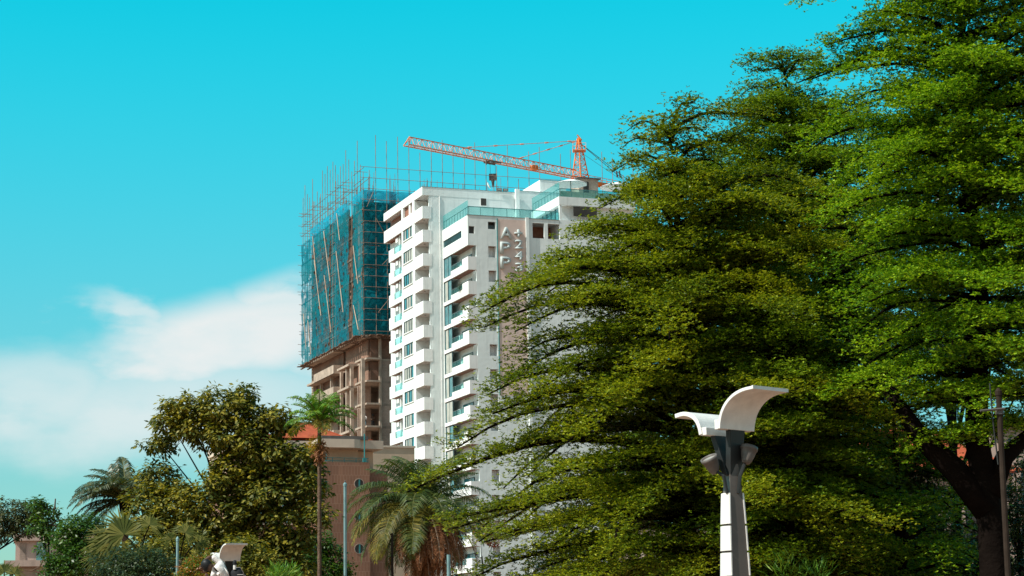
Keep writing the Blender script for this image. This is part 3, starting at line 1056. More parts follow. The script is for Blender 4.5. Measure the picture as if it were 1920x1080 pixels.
for (b0, z0, b1, z1) in [(26.5, 66.5, 24.2, 59.5), (25.5, 62.5, 21.5, 53), (19.8, 66, 16.2, 57.5), (19.5, 59, 15.6, 49.5), (12.3, 67.3, 10.6, 62.8), (12.6, 61.5, 8.8, 51.5),
                         (32.2, 55, 30.6, 49.5), (3.2, 60.5, 0.8, 54.4), (3.2, 51.6, 0.7, 47.6), (29.5, 53.5, 27.6, 47.8)]:
    MB().tube([(-1.5, b0, z0), (-1.5, b1, z1)], 0.06, 6).build('brace', M['pole_b'], SC)
for (a0, z0, a1, z1) in [(0.6, 64, 3.0, 59.8), (6.0, 61.5, 1.6, 57.0), (1.0, 50.0, 5.0, 55.0), (5.6, 50.2, 2.6, 54.2), (0.3, 67.8, -0.7, 65.5), (9, 67.5, 13, 61)]:
    MB().tube([(a0, -1.36, z0), (a1, -1.36, z1)], 0.045, 6).build('brace', M['pole'], SC)


def net(axis, u0, u1, z0, z1, off, mt, sag=0.16, torn=False):
    """One net sheet, slightly bellied between the tubes."""
    nu, nz_ = max(3, int((u1 - u0) / 0.55)), 7
    q = MB()
    ph = rnd.uniform(0, 9)
    for j in range(nz_ + 1):
        for i in range(nu + 1):
            u, v = i / nu, j / nz_
            uu = u0 + (u1 - u0) * u
            zz = z0 + (z1 - z0) * v + (0.09 * math.sin(uu * 2.1 + ph) + 0.07 * math.sin(uu * 5.7 + ph)) * (1 - v)
            o = off + sag * math.sin(math.pi * v) * (0.6 + 0.5 * math.sin(uu * 1.9 + ph)) + 0.06 * math.sin(uu * 4.3 + 3 * v + ph)
            q.v.append((-o, uu, zz) if axis == 'L' else (uu, -o, zz))
    for j in range(nz_):
        for i in range(nu):
            if torn and rnd.random() < 0.06:
                continue
            p = j * (nu + 1) + i
            q.f.append((p, p + 1, p + nu + 2, p + nu + 1))
    q.build('net', mt, SC, smooth=True)


zz = ZB - 0.3
rows = []
while zz < ZT - 0.4:
    rows.append((zz, min(zz + TF, ZT)))
    zz += TF
for r, (z0, z1) in enumerate(rows):
    last = r == len(rows) - 1
    mt = M['net_t'] if last else M['net']
    wt = M['net_t'] if last else (M['net_thin'] if r in (0, 1, 3, 4) else M['net'])
    net('L', 17.0, 25.0 if not last else 28.5, z0, z1 + (0 if last else .3), 1.27, wt, torn=True)
    if not last:
        net('L', 25.0, 34.3, z0, z1 + (0 if last else .3), 1.27, M['net_thin'] if r % 2 else M['net'], torn=True)
    net('L', 13.7, 17.1, z0, z1 + (0 if last else .3), 1.0, mt)
    net('L', 6.3, 13.8, z0, z1 + (0 if last else .3), 1.27, wt, torn=True)
    net('L', 4.0, 6.3, z0, z1 - .05, -0.9, mt)
    net('L', -1.1, 4.0, z0, z1 + (0 if last else .3), 1.25, mt if r != 4 else M['net'], torn=(r in (2, 3, 4)))
    net('F', -1.1, 8.0, z0, z1 - .03, 1.02, M['net_t'] if last else M['net'], 0.22)
    net('F', 8.0, 24.0, z0, z1 - .03, 1.02, M['net_t'] if last else M['net'], 0.2)
    if not last:
        net('F', -1.0, 24.0, z0 + .1, z1 - .1, 0.85, M['net'], 0.1)
    n_ = MB()

# ------------------------------------------------------------------ tower crane
CR = thing('tower_crane', 'orange tower crane with a long lattice jib over the white roof', 'crane', tuple(at(1108, 1150, 320).xy) + (0,))
CZ = 76.2


def lattice(mb, p0, p1, w0, w1, n, rc, rl, tri=False):
    p0, p1 = Vector(p0), Vector(p1)
    t = (p1 - p0).normalized()
    a = t.cross(Vector((0, 0, 1)))
    if a.length < 0.05:
        a = Vector((math.cos(R(42)), math.sin(R(42)), 0))
    a.normalize()
    b = a.cross(t)
    offs = [(-1, -1), (1, -1), (1, 1), (-1, 1)]
    rings = []
    for i in range(n + 1):
        u = i / n
        c, w_ = p0.lerp(p1, u), w0 + (w1 - w0) * u
        rings.append([c + a * (x * w_ / 2) + b * (y * w_ / 2) for x, y in offs])
    for k in range(4):
        mb.tube([r[k] for r in rings], rc, 5)
    for i in range(n):
        for k in range(4):
            k2 = (k + 1) % 4
            if i % 2:
                mb.tube([rings[i][k], rings[i + 1][k2]], rl, 4, False)
            else:
                mb.tube([rings[i][k2], rings[i + 1][k]], rl, 4, False)
            mb.tube([rings[i][k], rings[i][k2]], rl, 4, False)
    return mb


lattice(MB(), (0, 0, 0), (0, 0, CZ - 0.8), 1.7, 1.7, 34, 0.10, 0.045).build('mast', M['crane'], CR)
MB().box(-1.3, 1.3, -1.2, 1.2, CZ - 0.9, CZ - 0.1).lathe([(0.9, CZ - 1.5), (1.15, CZ - 1.1), (1.15, CZ - 0.9)], 14).build('slewing_ring', M['crane'], CR)
th = MB()
lattice(th, (0, 0, CZ - 0.1), (-0.15, 0, CZ + 6.8), 1.95, 0.34, 8, 0.10, 0.045)
th.box(-0.42, 0.14, -0.14, 0.14, CZ + 5.9, CZ + 7.0).tube([(-0.4, 0, CZ + 7.5), (0.35, 0.1, CZ + 6.6)], 0.10, 6)
th.build('tower_head', M['crane'], CR)
pf = MB().box(-1.15, 0.95, -0.9, 0.9, CZ + 4.75, CZ + 4.83)
for x in (-1.15, 0.95):
    for y in (-1, 1):
        pf.tube([(x, y, CZ + 4.8), (x, y, CZ + 5.9)], 0.035, 4)
for y in (-1, 1):
    pf.tube([(-1.15, y, CZ + 5.9), (0.95, y, CZ + 5.9)], 0.035, 4)
    pf.tube([(-1.15, y, CZ + 5.35), (0.95, y, CZ + 5.35)], 0.03, 4)
pf.build('service_platform', M['crane_p'], CR)
JD = Vector((-math.sin(R(47.9)), -math.cos(R(47.9)), 0))
JN = Vector((-JD.y, JD.x, 0))
jb, JL, n = MB(), 36.3, 34
tops, bl, brr = [], [], []
for i in range(n + 1):
    c = JD * (1.0 + (JL - 1.0) * i / n) + Vector((0, 0, CZ + 0.15))
    e = 0 if i < n else 0.65
    tops.append(c - JD * e + Vector((0, 0, 1.35)))
    bl.append(c + JN * 0.62)
    brr.append(c - JN * 0.62)
jb.tube(tops, 0.095, 5)
jb.tube(bl, 0.085, 5)
jb.tube(brr, 0.085, 5)
jb.tube([tops[-1], bl[-1]], 0.07, 4).tube([tops[-1], brr[-1]], 0.07, 4)
jb.build('jib_chords', M['crane'], CR)
jl = MB()
for i in range(n):
    for side in (bl, brr):
        jl.tube([tops[i], side[i]], 0.05, 4, False)
        jl.tube([tops[i], side[i + 1]] if i % 2 else [tops[i + 1], side[i]], 0.04, 4, False)
    jl.tube([bl[i], brr[i]], 0.04, 4, False).tube([bl[i], brr[i + 1]], 0.035, 4, False)
jl.build('jib_lacing', M['crane_p'], CR)
cj = MB()
for s_ in (-0.6, 0.6):
    p0, p1 = JN * s_ + Vector((0, 0, CZ - 0.2)), -JD * 13.5 + JN * s_ + Vector((0, 0, CZ - 0.2))
    cj.tube([p0, p1], 0.28, 6)
    cj.tube([p0 + Vector((0, 0, 1.0)), p1 + Vector((0, 0, 1.0))], 0.05, 5)
for i in range(11):
    c = -JD * (i * 1.33) + Vector((0, 0, CZ - 0.2))
    cj.tube([c + JN * 0.6, c - JN * 0.6], 0.07, 4)
    for s_ in (-0.6, 0.6):
        cj.tube([c + JN * s_, c + JN * s_ + Vector((0, 0, 1.0))], 0.035, 4)
cj.build('counter_jib', M['crane'], CR)
cw = MB()
for i in range(3):
    c = -JD * (11.6 + i * 0.6)
    cw.add([(c + JN * x - JD * y + Vector((0, 0, CZ + z))) for z in (-2.2, 0.6) for (x, y) in ((-1, -.25), (1, -.25), (1, .25), (-1, .25))],
           [(0, 3, 2, 1), (4, 5, 6, 7), (0, 1, 5, 4), (1, 2, 6, 5), (2, 3, 7, 6), (3, 0, 4, 7)])
cw.build('counterweight', M['conc'], CR)
apex = Vector((-0.45, 0, CZ + 6.5))
pd = MB()
for fr in (0.315, 0.64):
    i = int(n * (1 - fr)) if fr < 0.5 else int(n * (1 - fr))
for i in (int(n * 0.69), int(n * 0.365)):
    e = tops[i]
    pd.tube([apex, e], 0.05, 5)
    for u in (0.07, 0.28, 0.5, 0.73, 0.95):
        c, dv = apex.lerp(e, u), (e - apex).normalized()
        pd.tube([c - dv * 0.35, c + dv * 0.35], 0.13, 6)
pd.build('jib_tie', M['crane_p'], CR)
pd = MB()
for s_ in (-0.45, 0.45):
    pd.tube([apex, -JD * 12.3 + JN * s_ + Vector((0, 0, CZ + 0.6))], 0.05, 5)
    e = apex.lerp(-JD * 12.3 + JN * s_ + Vector((0, 0, CZ + 0.6)), 0.72)
    dv = (-JD * 12.3 - apex).normalized()
    pd.tube([e - dv * 0.5, e + dv * 0.5], 0.14, 6)
pd.tube([apex - Vector((0, 0, 1.5)), -JD * 13 + Vector((0, 0, CZ))], 0.03, 4)
pd.build('counter_jib_tie', M['steel_d'], CR)
JT = 19.0
tc_ = JD * JT + Vector((0, 0, CZ))
tr = MB()
for s_ in (-1, 1):
    tr.tube([tc_ + JD * 1.1 + JN * .7 * s_, tc_ - JD * 1.1 + JN * .7 * s_], 0.13, 6)
tr.tube([tc_ + JN * .8, tc_ - JN * .8], 0.16, 6).tube([tc_ + JD * 1.1 + JN * .8, tc_ + JD * 1.1 - JN * .8], 0.12, 6)
tr.tube([tc_ + JD * 1.3 - Vector((0, 0, .5)), tc_ + JD * 1.3 + Vector((0, 0, .4))], 0.1, 5)
tr.build('trolley', M['steel_d'], CR)
hk = MB()
hc = tc_ - Vector((0, 0, 2.3))
hk.add([hc + Vector((x, y, z)) for z in (-.5, .5) for (x, y) in ((-.6, -.25), (.6, -.25), (.6, .25), (-.6, .25))],
       [(0, 3, 2, 1), (4, 5, 6, 7), (0, 1, 5, 4), (1, 2, 6, 5), (2, 3, 7, 6), (3, 0, 4, 7)])
hk.tube([hc - Vector((0, 0, .6)), hc - Vector((0, 0, 1.6))], [0.3, 0.12], 6)
for s_ in (-.4, .4):
    hk.tube([tc_ + Vector((s_, 0, 0)), hc + Vector((s_, 0, .5))], 0.03, 4)
hk.build('hook_block', M['steel_d'], CR)
MB().tube([hc - Vector((0, 0, 1.6)), hc - Vector((0, 0, 12.5))], 0.05, 5).build('hoist_chain', M['cable'], CR)
wb = MB()
wc = JD * 10.2 + Vector((0, 0, CZ + 0.55))
wb.add([wc + JD * y + JN * x + Vector((0, 0, z)) for z in (-.4, .3) for (x, y) in ((-.4, -.55), (.4, -.55), (.4, .55), (-.4, .55))],
       [(0, 3, 2, 1), (4, 5, 6, 7), (0, 1, 5, 4), (1, 2, 6, 5), (2, 3, 7, 6), (3, 0, 4, 7)])
wb.build('trolley_winch', M['crane'], CR)

# ------------------------------------------------------------------ brown tiled building
BO = (-18.40, 190, 0)
B = thing('tiled_building', 'brown tiled building with round windows under a red hipped roof', 'building', BO, RZ)
b = MB()
b.box(0, 4.95, 0, 14, 0, 19.2)
b.box(4.95, 7.2, 1.6, 14, 0, 18.6)
b.box(-7.6, 0, 3.0, 14, 0, 18.6)
body = b.build('wall', M['tile_w'], B)
b = MB()
b.box(0.95, 4.3, 1.7, 13.5, 19.2, 20.6)
b.box(4.3, 6.0, 2.4, 13, 18.6, 20.5)
b.box(-7.6, 0.95, 4.2, 13.5, 18.6, 20.6)
b.build('top_wall', M['cream_w'], B)
fs = MB()
for poly in [[(-0.1, -0.2), (3.4, -0.2), (4.0, 0.1), (4.35, 0.55), (6.55, 0.75), (6.55, 13), (-7.8, 13), (-7.8, 2.2), (-0.1, 2.2)]]:
    n_ = len(poly)
    fs.add([(x, y, 20.58) for x, y in poly] + [(x, y, 21.38) for x, y in poly],
           [tuple(reversed(range(n_))), tuple(range(n_, 2 * n_))] + [(i, (i + 1) % n_, n_ + (i + 1) % n_, n_ + i) for i in range(n_)])
fs.build('fascia', M['fascia'], B)
MB().box(0.35, 4.9, 0.2, 8, 21.39, 21.72).build('flat_roof', M['steel_d'], B)


def hip(x0, x1, y0, y1, z0, z1, name='roof'):
    my, ins = (y0 + y1) / 2, (y1 - y0) / 2 * 0.9
    q = MB()
    q.add([(x0, y0, z0), (x1, y0, z0), (x1, y1, z0), (x0, y1, z0), (x0 + ins, my, z1), (x1 - ins, my, z1)],
          [(0, 1, 5, 4), (1, 2, 5), (2, 3, 4, 5), (3, 0, 4), (0, 3, 2, 1)])
    q.add([(x0, y0, z0 - .12), (x1, y0, z0 - .12), (x1, y1, z0 - .12), (x0, y1, z0 - .12)], [(0, 3, 2, 1)])
    r_ = q.build(name, M['rtile'], B)
    rd_ = MB()
    for p, s_ in (((x0, y0, z0), (x0 + ins, my, z1)), ((x1, y0, z0), (x1 - ins, my, z1)), ((x0 + ins, my, z1), (x1 - ins, my, z1))):
        rd_.tube([p, s_], 0.09, 6)
    rd_.build('ridge_tile', M['rtile'], r_)


hip(-4.0, 3.6, 2.5, 9.5, 21.7, 23.5)
hip(-8.2, -1.4, 3.2, 9.2, 21.5, 22.5)
hip(4.9, 7.2, 3.0, 7.0, 21.4, 21.85)
for zc in (17.2, 14.14, 11.1, 8.0, 5.0):
    fr = MB()
    for k in range(24):
        w0, w1 = 2 * math.pi * k / 24, 2 * math.pi * (k + 1) / 24
        ring = []
        for (r_, y_) in ((0.43, -0.05), (0.5, -0.05), (0.5, 0.0), (0.43, 0.02)):
            ring.append((r_, y_))
        vs_ = [(3.9 + r_ * math.cos(w_), y_, zc + r_ * math.sin(w_)) for w_ in (w0, w1) for (r_, y_) in ring]
        fr.add(vs_, [(0, 1, 5, 4), (1, 2, 6, 5), (3, 0, 4, 7)])
    wn = fr.build('round_window', M['conc_d'], B)
    MB().lathe([(0.0, 0), (0.44, 0)], 24, (3.9, -0.012, zc), Matrix.Rotation(R(90), 3, 'X')).build('pane', M['dark'], wn)
    MB().box(3.86, 4.0, -0.04, -0.014, zc - 0.42, zc + 0.42).build('mullion', M['teal_paint'], wn)
wd = MB().box(0.98, 1.3, 1.62, 1.69, 19.3, 20.4).build('slot_window', M['fascia'], B)
MB().box(1.05, 1.2, 1.6, 1.618, 19.4, 20.3).build('pane', M['pane'], wd)
MB().build('dark_bay', M['dark'], B)
rl = MB()
for zz in (19.35, 19.62):
    rl.tube([(0.1, 0.1, zz), (4.9, 0.1, zz)], 0.025, 5)
for q in range(5):
    rl.tube([(0.2 + q * 1.15, 0.1, 19.2), (0.2 + q * 1.15, 0.1, 19.65)], 0.03, 5)
rl.build('roof_railing', M['teal_paint'], B)
dp = MB().tube([(4.36, -0.3, 19.2), (4.36, -0.3, 21.9)], 0.06, 6).box(4.2, 4.55, -0.4, -0.2, 19.22, 19.6)
dp.build('drain_pipe', M['teal_paint'], B)
for (a, z0, z1) in [(-3.0, 13.5, 17.0), (-5.5, 13.5, 17.0)]:
    ww = MB().box(a, a + 1.5, 2.92, 3.02, z0, z1).build('tall_opening', M['fascia'], B)
    MB().box(a + .2, a + 1.3, 2.9, 2.918, z0 + .2, z1 - .2).build('pane', M['pane'], ww)
# the annex wall that links it to the white block
an = thing('annex_wall', 'plain brownish annex wall between the tiled building and white block', 'wall', tuple(at(735, 830, 215).xy) + (0,), RZ)
MB().box(-2.5, 2.5, 0, 6, 0, 22.9).build('body', M['cream_w'], an)
MB().box(-2.6, 2.6, -0.1, 6.1, 22.9, 23.1).build('coping', M['fascia'], an)

# ------------------------------------------------------------------ pale concrete building at the left edge
p0 = at(8, 1040, 170)
PB = thing('concrete_building', 'pale concrete building with a jutting slab behind the left trees', 'building', (p0.x, p0.y, 0), RZ * 0.6)
px = 170 / F_PX
b = MB()
b.box(0.9, 9, 0, 8, 0, 11.2)
b.box(0.0, 9, -0.9, 8, 9.05, 9.55)
b.box(0.7, 9.5, -0.4, 8, 11.2, 11.75)
b.box(2.9, 3.4, -0.25, 0, 0, 9.05)
b.build('wall', M['pink_w'], PB)
MB().box(1.25, 1.75, -0.05, 0.05, 9.56, 11.0).build('window', M['conc_d'], PB)
MB().box(2.6, 3.4, -0.05, 0.05, 9.56, 11.1).build('window', M['pane'], PB)
MB().box(1.15, 2.6, -0.06, 0.05, 6.6, 8.9).build('shutter', M['conc'], PB)
MB().box(3.6, 5.2, -0.06, 0.05, 6.6, 8.9).build('shutter', M['conc'], PB)

# ------------------------------------------------------------------ winged street lamps
def make_lamp(label, loc, rz):
    t = thing('street_lamp', label, 'street lamp', loc, 0, 'winged street lamps')
    RW = Matrix.Rotation(rz, 3, 'Z')
    RP = Matrix.Rotation(R(23), 3, 'Z')

    def wing(prof, x0, sgn, th, y0, y1):
        pts = []
        for i in range(len(prof) - 1):                      # smooth the outline
            for q in range(3):
                u = q / 3
                p_1, p0_, p1_, p2_ = prof[max(i - 1, 0)], prof[i], prof[i + 1], prof[min(i + 2, len(prof) - 1)]
                pts.append(tuple(0.5 * (2 * p0_[c] + (p1_[c] - p_1[c]) * u + (2 * p_1[c] - 5 * p0_[c] + 4 * p1_[c] - p2_[c]) * u * u
                                        + (3 * p0_[c] - p_1[c] - 3 * p1_[c] + p2_[c]) * u ** 3) for c in (0, 1)))
        pts.append(prof[-1])
        o, inn = [], []
        for i, p in enumerate(pts):
            a, b = pts[max(i - 1, 0)], pts[min(i + 1, len(pts) - 1)]
            d_ = Vector((b[0] - a[0], b[1] - a[1])).normalized()
            o.append(p)
            inn.append((p[0] + d_.y * th, p[1] - d_.x * th))
        q = MB()
        poly = [(x0 + sgn * x, z) for x, z in o + inn[::-1]]
        n_ = len(poly)
        for y in (y0, y1):
            q.v += [tuple(RW @ Vector((x, y, z))) for x, z in poly]
        m_ = len(o)
        for i in range(m_ - 1):                             # strip the two ends so that they shade flat
            for off, fl in ((0, False), (n_, True)):
                f = (off + i, off + i + 1, off + n_ - 2 - i, off + n_ - 1 - i)
                q.f.append(f[::-1] if fl else f)
        for i in range(n_):
            j = (i + 1) % n_
            q.f.append((i, n_ + i, n_ + j, j))
        return q
    pr = [(0, 5.05), (0.02, 5.17), (0.08, 5.33), (0.19, 5.47), (0.35, 5.58), (0.55, 5.645), (0.78, 5.665)]
    wg = wing(pr, 0.10, 1, 0.055, -0.42, 0.42).build('wing', M['lamp_w'], t, bevel=0.008)
    pr2 = [(0, 4.99), (0.03, 5.12), (0.10, 5.25), (0.22, 5.345), (0.40, 5.395), (0.60, 5.375)]
    wing(pr2, -0.24, -1, 0.07, -0.42, 0.42).build('wing', M['lamp_w'], t, bevel=0.008)
    lip = MB()
    lip.v += [tuple(RW @ Vector(p)) for p in [(0.875, -0.43, 5.615), (0.905, -0.43, 5.615), (0.905, 0.43, 5.615), (0.875, 0.43, 5.615),
                                              (0.875, -0.43, 5.67), (0.905, -0.43, 5.67), (0.905, 0.43, 5.67), (0.875, 0.43, 5.67)]]
    lip.f += [(0, 3, 2, 1), (4, 5, 6, 7), (0, 1, 5, 4), (1, 2, 6, 5), (2, 3, 7, 6), (3, 0, 4, 7)]
    lip.build('edge_strip', M['lamp_w'], wg)
    bs = MB()
    for x, y, z in ((0.33, -0.3, 5.545), (0.16, 0.12, 5.36), (0.12, -0.38, 5.2), (0.2, 0.33, 5.44)):
        p = RW @ Vector((x + .045, y, z - .03))
        bs.lathe([(0, 0.0), (0.013, 0.0), (0.013, 0.02), (0, 0.02)], 6, tuple(p))
    bs.build('bolt', M['lamp_d'], wg)
    brd = MB()
    for x0, x1, z0, z1 in ((-0.30, -0.16, 4.97, 5.1), (0.02, 0.10, 5.04, 5.2)):
        vs_ = [RW @ Vector((x, y, z)) for z in (z0, z1) for x, y in ((x0, -.4), (x1, -.4), (x1, .4), (x0, .4))]
        brd.add(vs_, [(0, 3, 2, 1), (4, 5, 6, 7), (0, 1, 5, 4), (1, 2, 6, 5), (2, 3, 7, 6), (3, 0, 4, 7)])
    brd.build('wing_root', M['lamp_w'], t, bevel=0.01)
    ar = MB()
    for (xb, xt, zt, y0, y1) in ((0.02, 0.10, 5.10, -0.16, 0.2), (-0.03, -0.23, 5.02, -0.2, 0.12)):
        b_ = [(xb - .055, y0 * .7, 4.32), (xb + .055, y0 * .7, 4.32), (xb + .055, y1 * .7, 4.32), (xb - .055, y1 * .7, 4.32),
              (xt - .052, y0, zt), (xt + .052, y0, zt), (xt + .052, y1, zt), (xt - .052, y1, zt)]
        ar.add([RW @ Vector(p) for p in b_], [(0, 3, 2, 1), (4, 5, 6, 7), (0, 1, 5, 4), (1, 2, 6, 5), (2, 3, 7, 6), (3, 0, 4, 7)])
    ar.build('fork', M['lamp_d'], t, bevel=0.01)

    def sc(z):
        return float(np.interp(z, [0, 2.7, 3.6, 4.15, 4.5], [1.3, 1.0, 0.84, 0.68, 0.5]))
    po = MB()
    zs = [0, 1.0, 2.0, 2.7, 3.3, 3.8, 4.15, 4.5]
    for z in zs:
        s_ = sc(z)
        for x, y in ((-.15, -.17), (.15, -.17), (.15, .17), (-.15, .17)):
            po.v.append(tuple(RP @ Vector((x * s_, y * s_, z))))
    for i in range(len(zs) - 1):
        for k in range(4):
            po.f.append((4 * i + k, 4 * i + (k + 1) % 4, 4 * i + 4 + (k + 1) % 4, 4 * i + 4 + k))
    po.f += [(3, 2, 1, 0), tuple(4 * (len(zs) - 1) + k for k in range(4))]
    po.build('post', M['lamp_g'], t)
    edges = [0.05, 0.45, 0.85, 1.3, 1.76, 2.26, 2.70, 3.10, 3.53, 4.06]
    for s1 in (-1, 1):
        for z0, z1 in zip(edges[:-1], edges[1:]):
            q = MB()
            z1 -= 0.035
            K = 6
            for z in (z0, (z0 + z1) / 2, z1):
                s_ = sc(z)
                for ly in (0, 1):
                    for k in range(K + 1):
                        u = -1 + 2 * k / K
                        bul = 0.055 * (1 - u * u) + 0.02
                        q.v.append(tuple(RP @ Vector((s1 * (0.155 * s_ + (bul if ly else 0.0)), u * 0.19 * s_, z))))
            K1 = K + 1
            for lv_ in range(2):
                o0, o1 = lv_ * 2 * K1, (lv_ + 1) * 2 * K1
                for k in range(K):
                    q.f.append((o0 + K1 + k, o0 + K1 + k + 1, o1 + K1 + k + 1, o1 + K1 + k))
                    q.f.append((o0 + k, o0 + k + 1, o1 + k + 1, o1 + k))
                for k in (0, K):
                    q.f.append((o0 + k, o0 + K1 + k, o1 + K1 + k, o1 + k))
            for o0 in (0, 4 * K1):
                for k in range(K):
                    q.f.append((o0 + k, o0 + k + 1, o0 + K1 + k + 1, o0 + K1 + k))
            q.build('side_panel', M['lamp_w'], t)
    for (cx, cy, cz, tx, ty) in ((0.27, -0.05, 4.66, -12, 14), (-0.33, -0.1, 4.50, 18, -24)):
        Mx = Matrix.Rotation(R(tx), 3, 'X') @ Matrix.Rotation(R(ty), 3, 'Y')
        fl = MB().lathe([(0.0, -0.17), (0.06, -0.165), (0.085, -0.12), (0.115, -0.02), (0.13, 0.06), (0.145, 0.07), (0.145, 0.125), (0.125, 0.125), (0.12, 0.09)], 20,
                        (cx, cy, cz), Mx).build('floodlight', M['flood'], t, smooth=True)
        MB().lathe([(0, 0.095), (0.122, 0.095)], 20, (cx, cy, cz), Mx).build('lens', M['flood_l'], fl)
        MB().tube([(cx * 0.86, cy, cz - 0.1), (cx * 0.45, cy - .05, 4.3), (cx * 0.3, cy - .05, 4.02)], 0.03, 6).build('bracket', M['lamp_d'], fl)
    return t


lp = at(1379, 1080, 33)
make_lamp('big white winged street lamp with two floodlights in front of the large tree', (lp.x, lp.y, 0), R(-48))
lp2 = at(428, 1080, 77)
make_lamp('far white winged street lamp behind the person in white', (lp2.x, lp2.y, 0), R(-62))


# ------------------------------------------------------------------ plain poles
def pole(name, label, px, py, Y, r, m_, lean=0.0, cap=True, cat='pole', extra=None):
    p = at(px, py, Y)
    t = thing(name, label, cat, (p.x, p.y, 0))
    MB().tube([(lean, 0, 0), (lean * .5, 0, p.z * .5), (0, 0, p.z)], [r * 1.15, r * 1.05, r], 10).build('shaft', m_, t, smooth=False)
    if cap:
        MB().lathe([(r * 1.25, -0.08), (r * 1.25, 0.02), (r * .5, 0.08), (0.0, 0.1)], 10, (0, 0, p.z)).build('cap', m_, t)
    if extra:
        extra(t, p.z, r)
    return t


def fin(t, z, r):
    MB().lathe([(0.02, 0.05), (0.03, 0.14), (0.0, 0.2)], 8, (0, 0, z)).build('finial', M['steel_d'], t)


pole('flag_pole', 'bare blue grey flag pole in front of the brown tiled wall', 647, 908, 95, 0.072, M['pole_teal'], extra=fin)
pole('thin_pole', 'thin grey green pole beside the orange croton bush', 333, 1011, 70, 0.045, M['pole_teal'])
pole('old_post', 'old whitish post among the hanging fronds of the large palm', 735, 1000, 92, 0.055, M['pole_old'], cap=False)
pole('short_post', 'pale blue post at the foot of the large palm', 841, 1040, 100, 0.09, M['pole_teal'], cap=False)


def clamp(t, z, r):
    MB().tube([(-0.45, -0.1, z - 0.42), (0.1, -0.1, z - 0.38)], 0.03, 6).lathe([(r * 1.5, -0.5), (r * 1.5, -0.36)], 10, (0, 0, z)).build('cross_arm', M['steel_d'], t)
    MB().tube([(-0.18, 0, z + 0.2), (-0.16, 0, z - 0.6), (-0.1, 0, z - 1.6)], 0.018, 5).build('cable', M['lamp_d'], t)


pole('utility_pole', 'old grey utility pole standing before the dark trunk of the large tree', 1872, 735, 44.5, 0.062, M['pole_old'], lean=-0.05, extra=clamp)


# ------------------------------------------------------------------ people
def skinned(name, pts, edges, m_, parent, sub=2, root=0):
    me = bpy.data.meshes.new(name)
    me.from_pydata([p[:3] for p in pts], edges, [])
    o = bpy.data.objects.new(name, me)
    COL.objects.link(o)
    o.parent = parent
    sk = o.modifiers.new('skin', 'SKIN')
    sk.use_smooth_shade = True
    for i, p in enumerate(pts):
        v = me.skin_vertices[0].data[i]
        v.radius = (p[3], p[4] if len(p) > 4 else p[3])
        v.use_root = i == root
    ss = o.modifiers.new('sub', 'SUBSURF')
    ss.levels = ss.render_levels = sub
    me.materials.append(m_)
    return o


def head_mesh(parent, c, Mx, s=1.0):
    """Head with brow, nose, mouth, ears; faces local -Y."""
    import bmesh
    bm = bmesh.new()
    bmesh.ops.create_uvsphere(bm, u_segments=24, v_segments=18, radius=1.0)
    for v in bm.verts:
        x, y, z = v.co
        w_ = 0.076 * (1 - 0.22 * max(0, -z) ** 1.5)
        q = Vector((x * w_, y * 0.098, z * 0.118))
        if y < -0.5 and abs(x) < 0.28 and -0.32 < z < 0.12:
            q.y -= 0.022 * (1 - abs(x) / 0.28) * (1 - abs(z + 0.12) / 0.25 * 0.7)
        if y < -0.4 and 0.02 < z < 0.22 and 0.2 < abs(x) < 0.6:
            q.y += 0.010
        if y < -0.4 and -0.62 < z < -0.44 and abs(x) < 0.4:
            q.y -= 0.006
        v.co = Mx @ (q * s) + Vector(c)
    for sx in (-1, 1):
        r = bmesh.ops.create_uvsphere(bm, u_segments=10, v_segments=8, radius=0.03 * s)
        for v in r['verts']:
            q = Vector((v.co.x * 0.35 + sx * 0.077 * s, v.co.y * 0.75 + 0.01, v.co.z * 1.1 - 0.005))
            v.co = Mx @ q + Vector(c)
    me = bpy.data.meshes.new('head')
    bm.to_mesh(me)
    bm.free()
    me.polygons.foreach_set('use_smooth', [True] * len(me.polygons))
    o = bpy.data.objects.new('head', me)
    COL.objects.link(o)
    o.parent = parent
    me.materials.append(M['skin'])
    return o


def hair_cap(parent, c, Mx, s=1.0, mt=None):
    q = MB()
    nu, nv = 22, 12
    for j in range(nv + 1):
        for i in range(nu):
            w_ = 2 * math.pi * i / nu
            low = 0.75 + 0.62 * (0.5 + 0.5 * math.sin(w_)) if True else 1
            ph = low * math.pi * 0.5 * j / nv * 1.18
            r_ = math.sin(ph)
            p = Vector((r_ * math.cos(w_) * 0.088, r_ * math.sin(w_) * 0.112, math.cos(ph) * 0.134))
            q.v.append(tuple(Mx @ (p * s) + Vector(c)))
    for j in range(nv):
        for i in range(nu):
            i2 = (i + 1) % nu
            q.f.append((j * nu + i, j * nu + i2, (j + 1) * nu + i2, (j + 1) * nu + i))
    return q.build('hair', mt or M['hair'], parent, smooth=True)


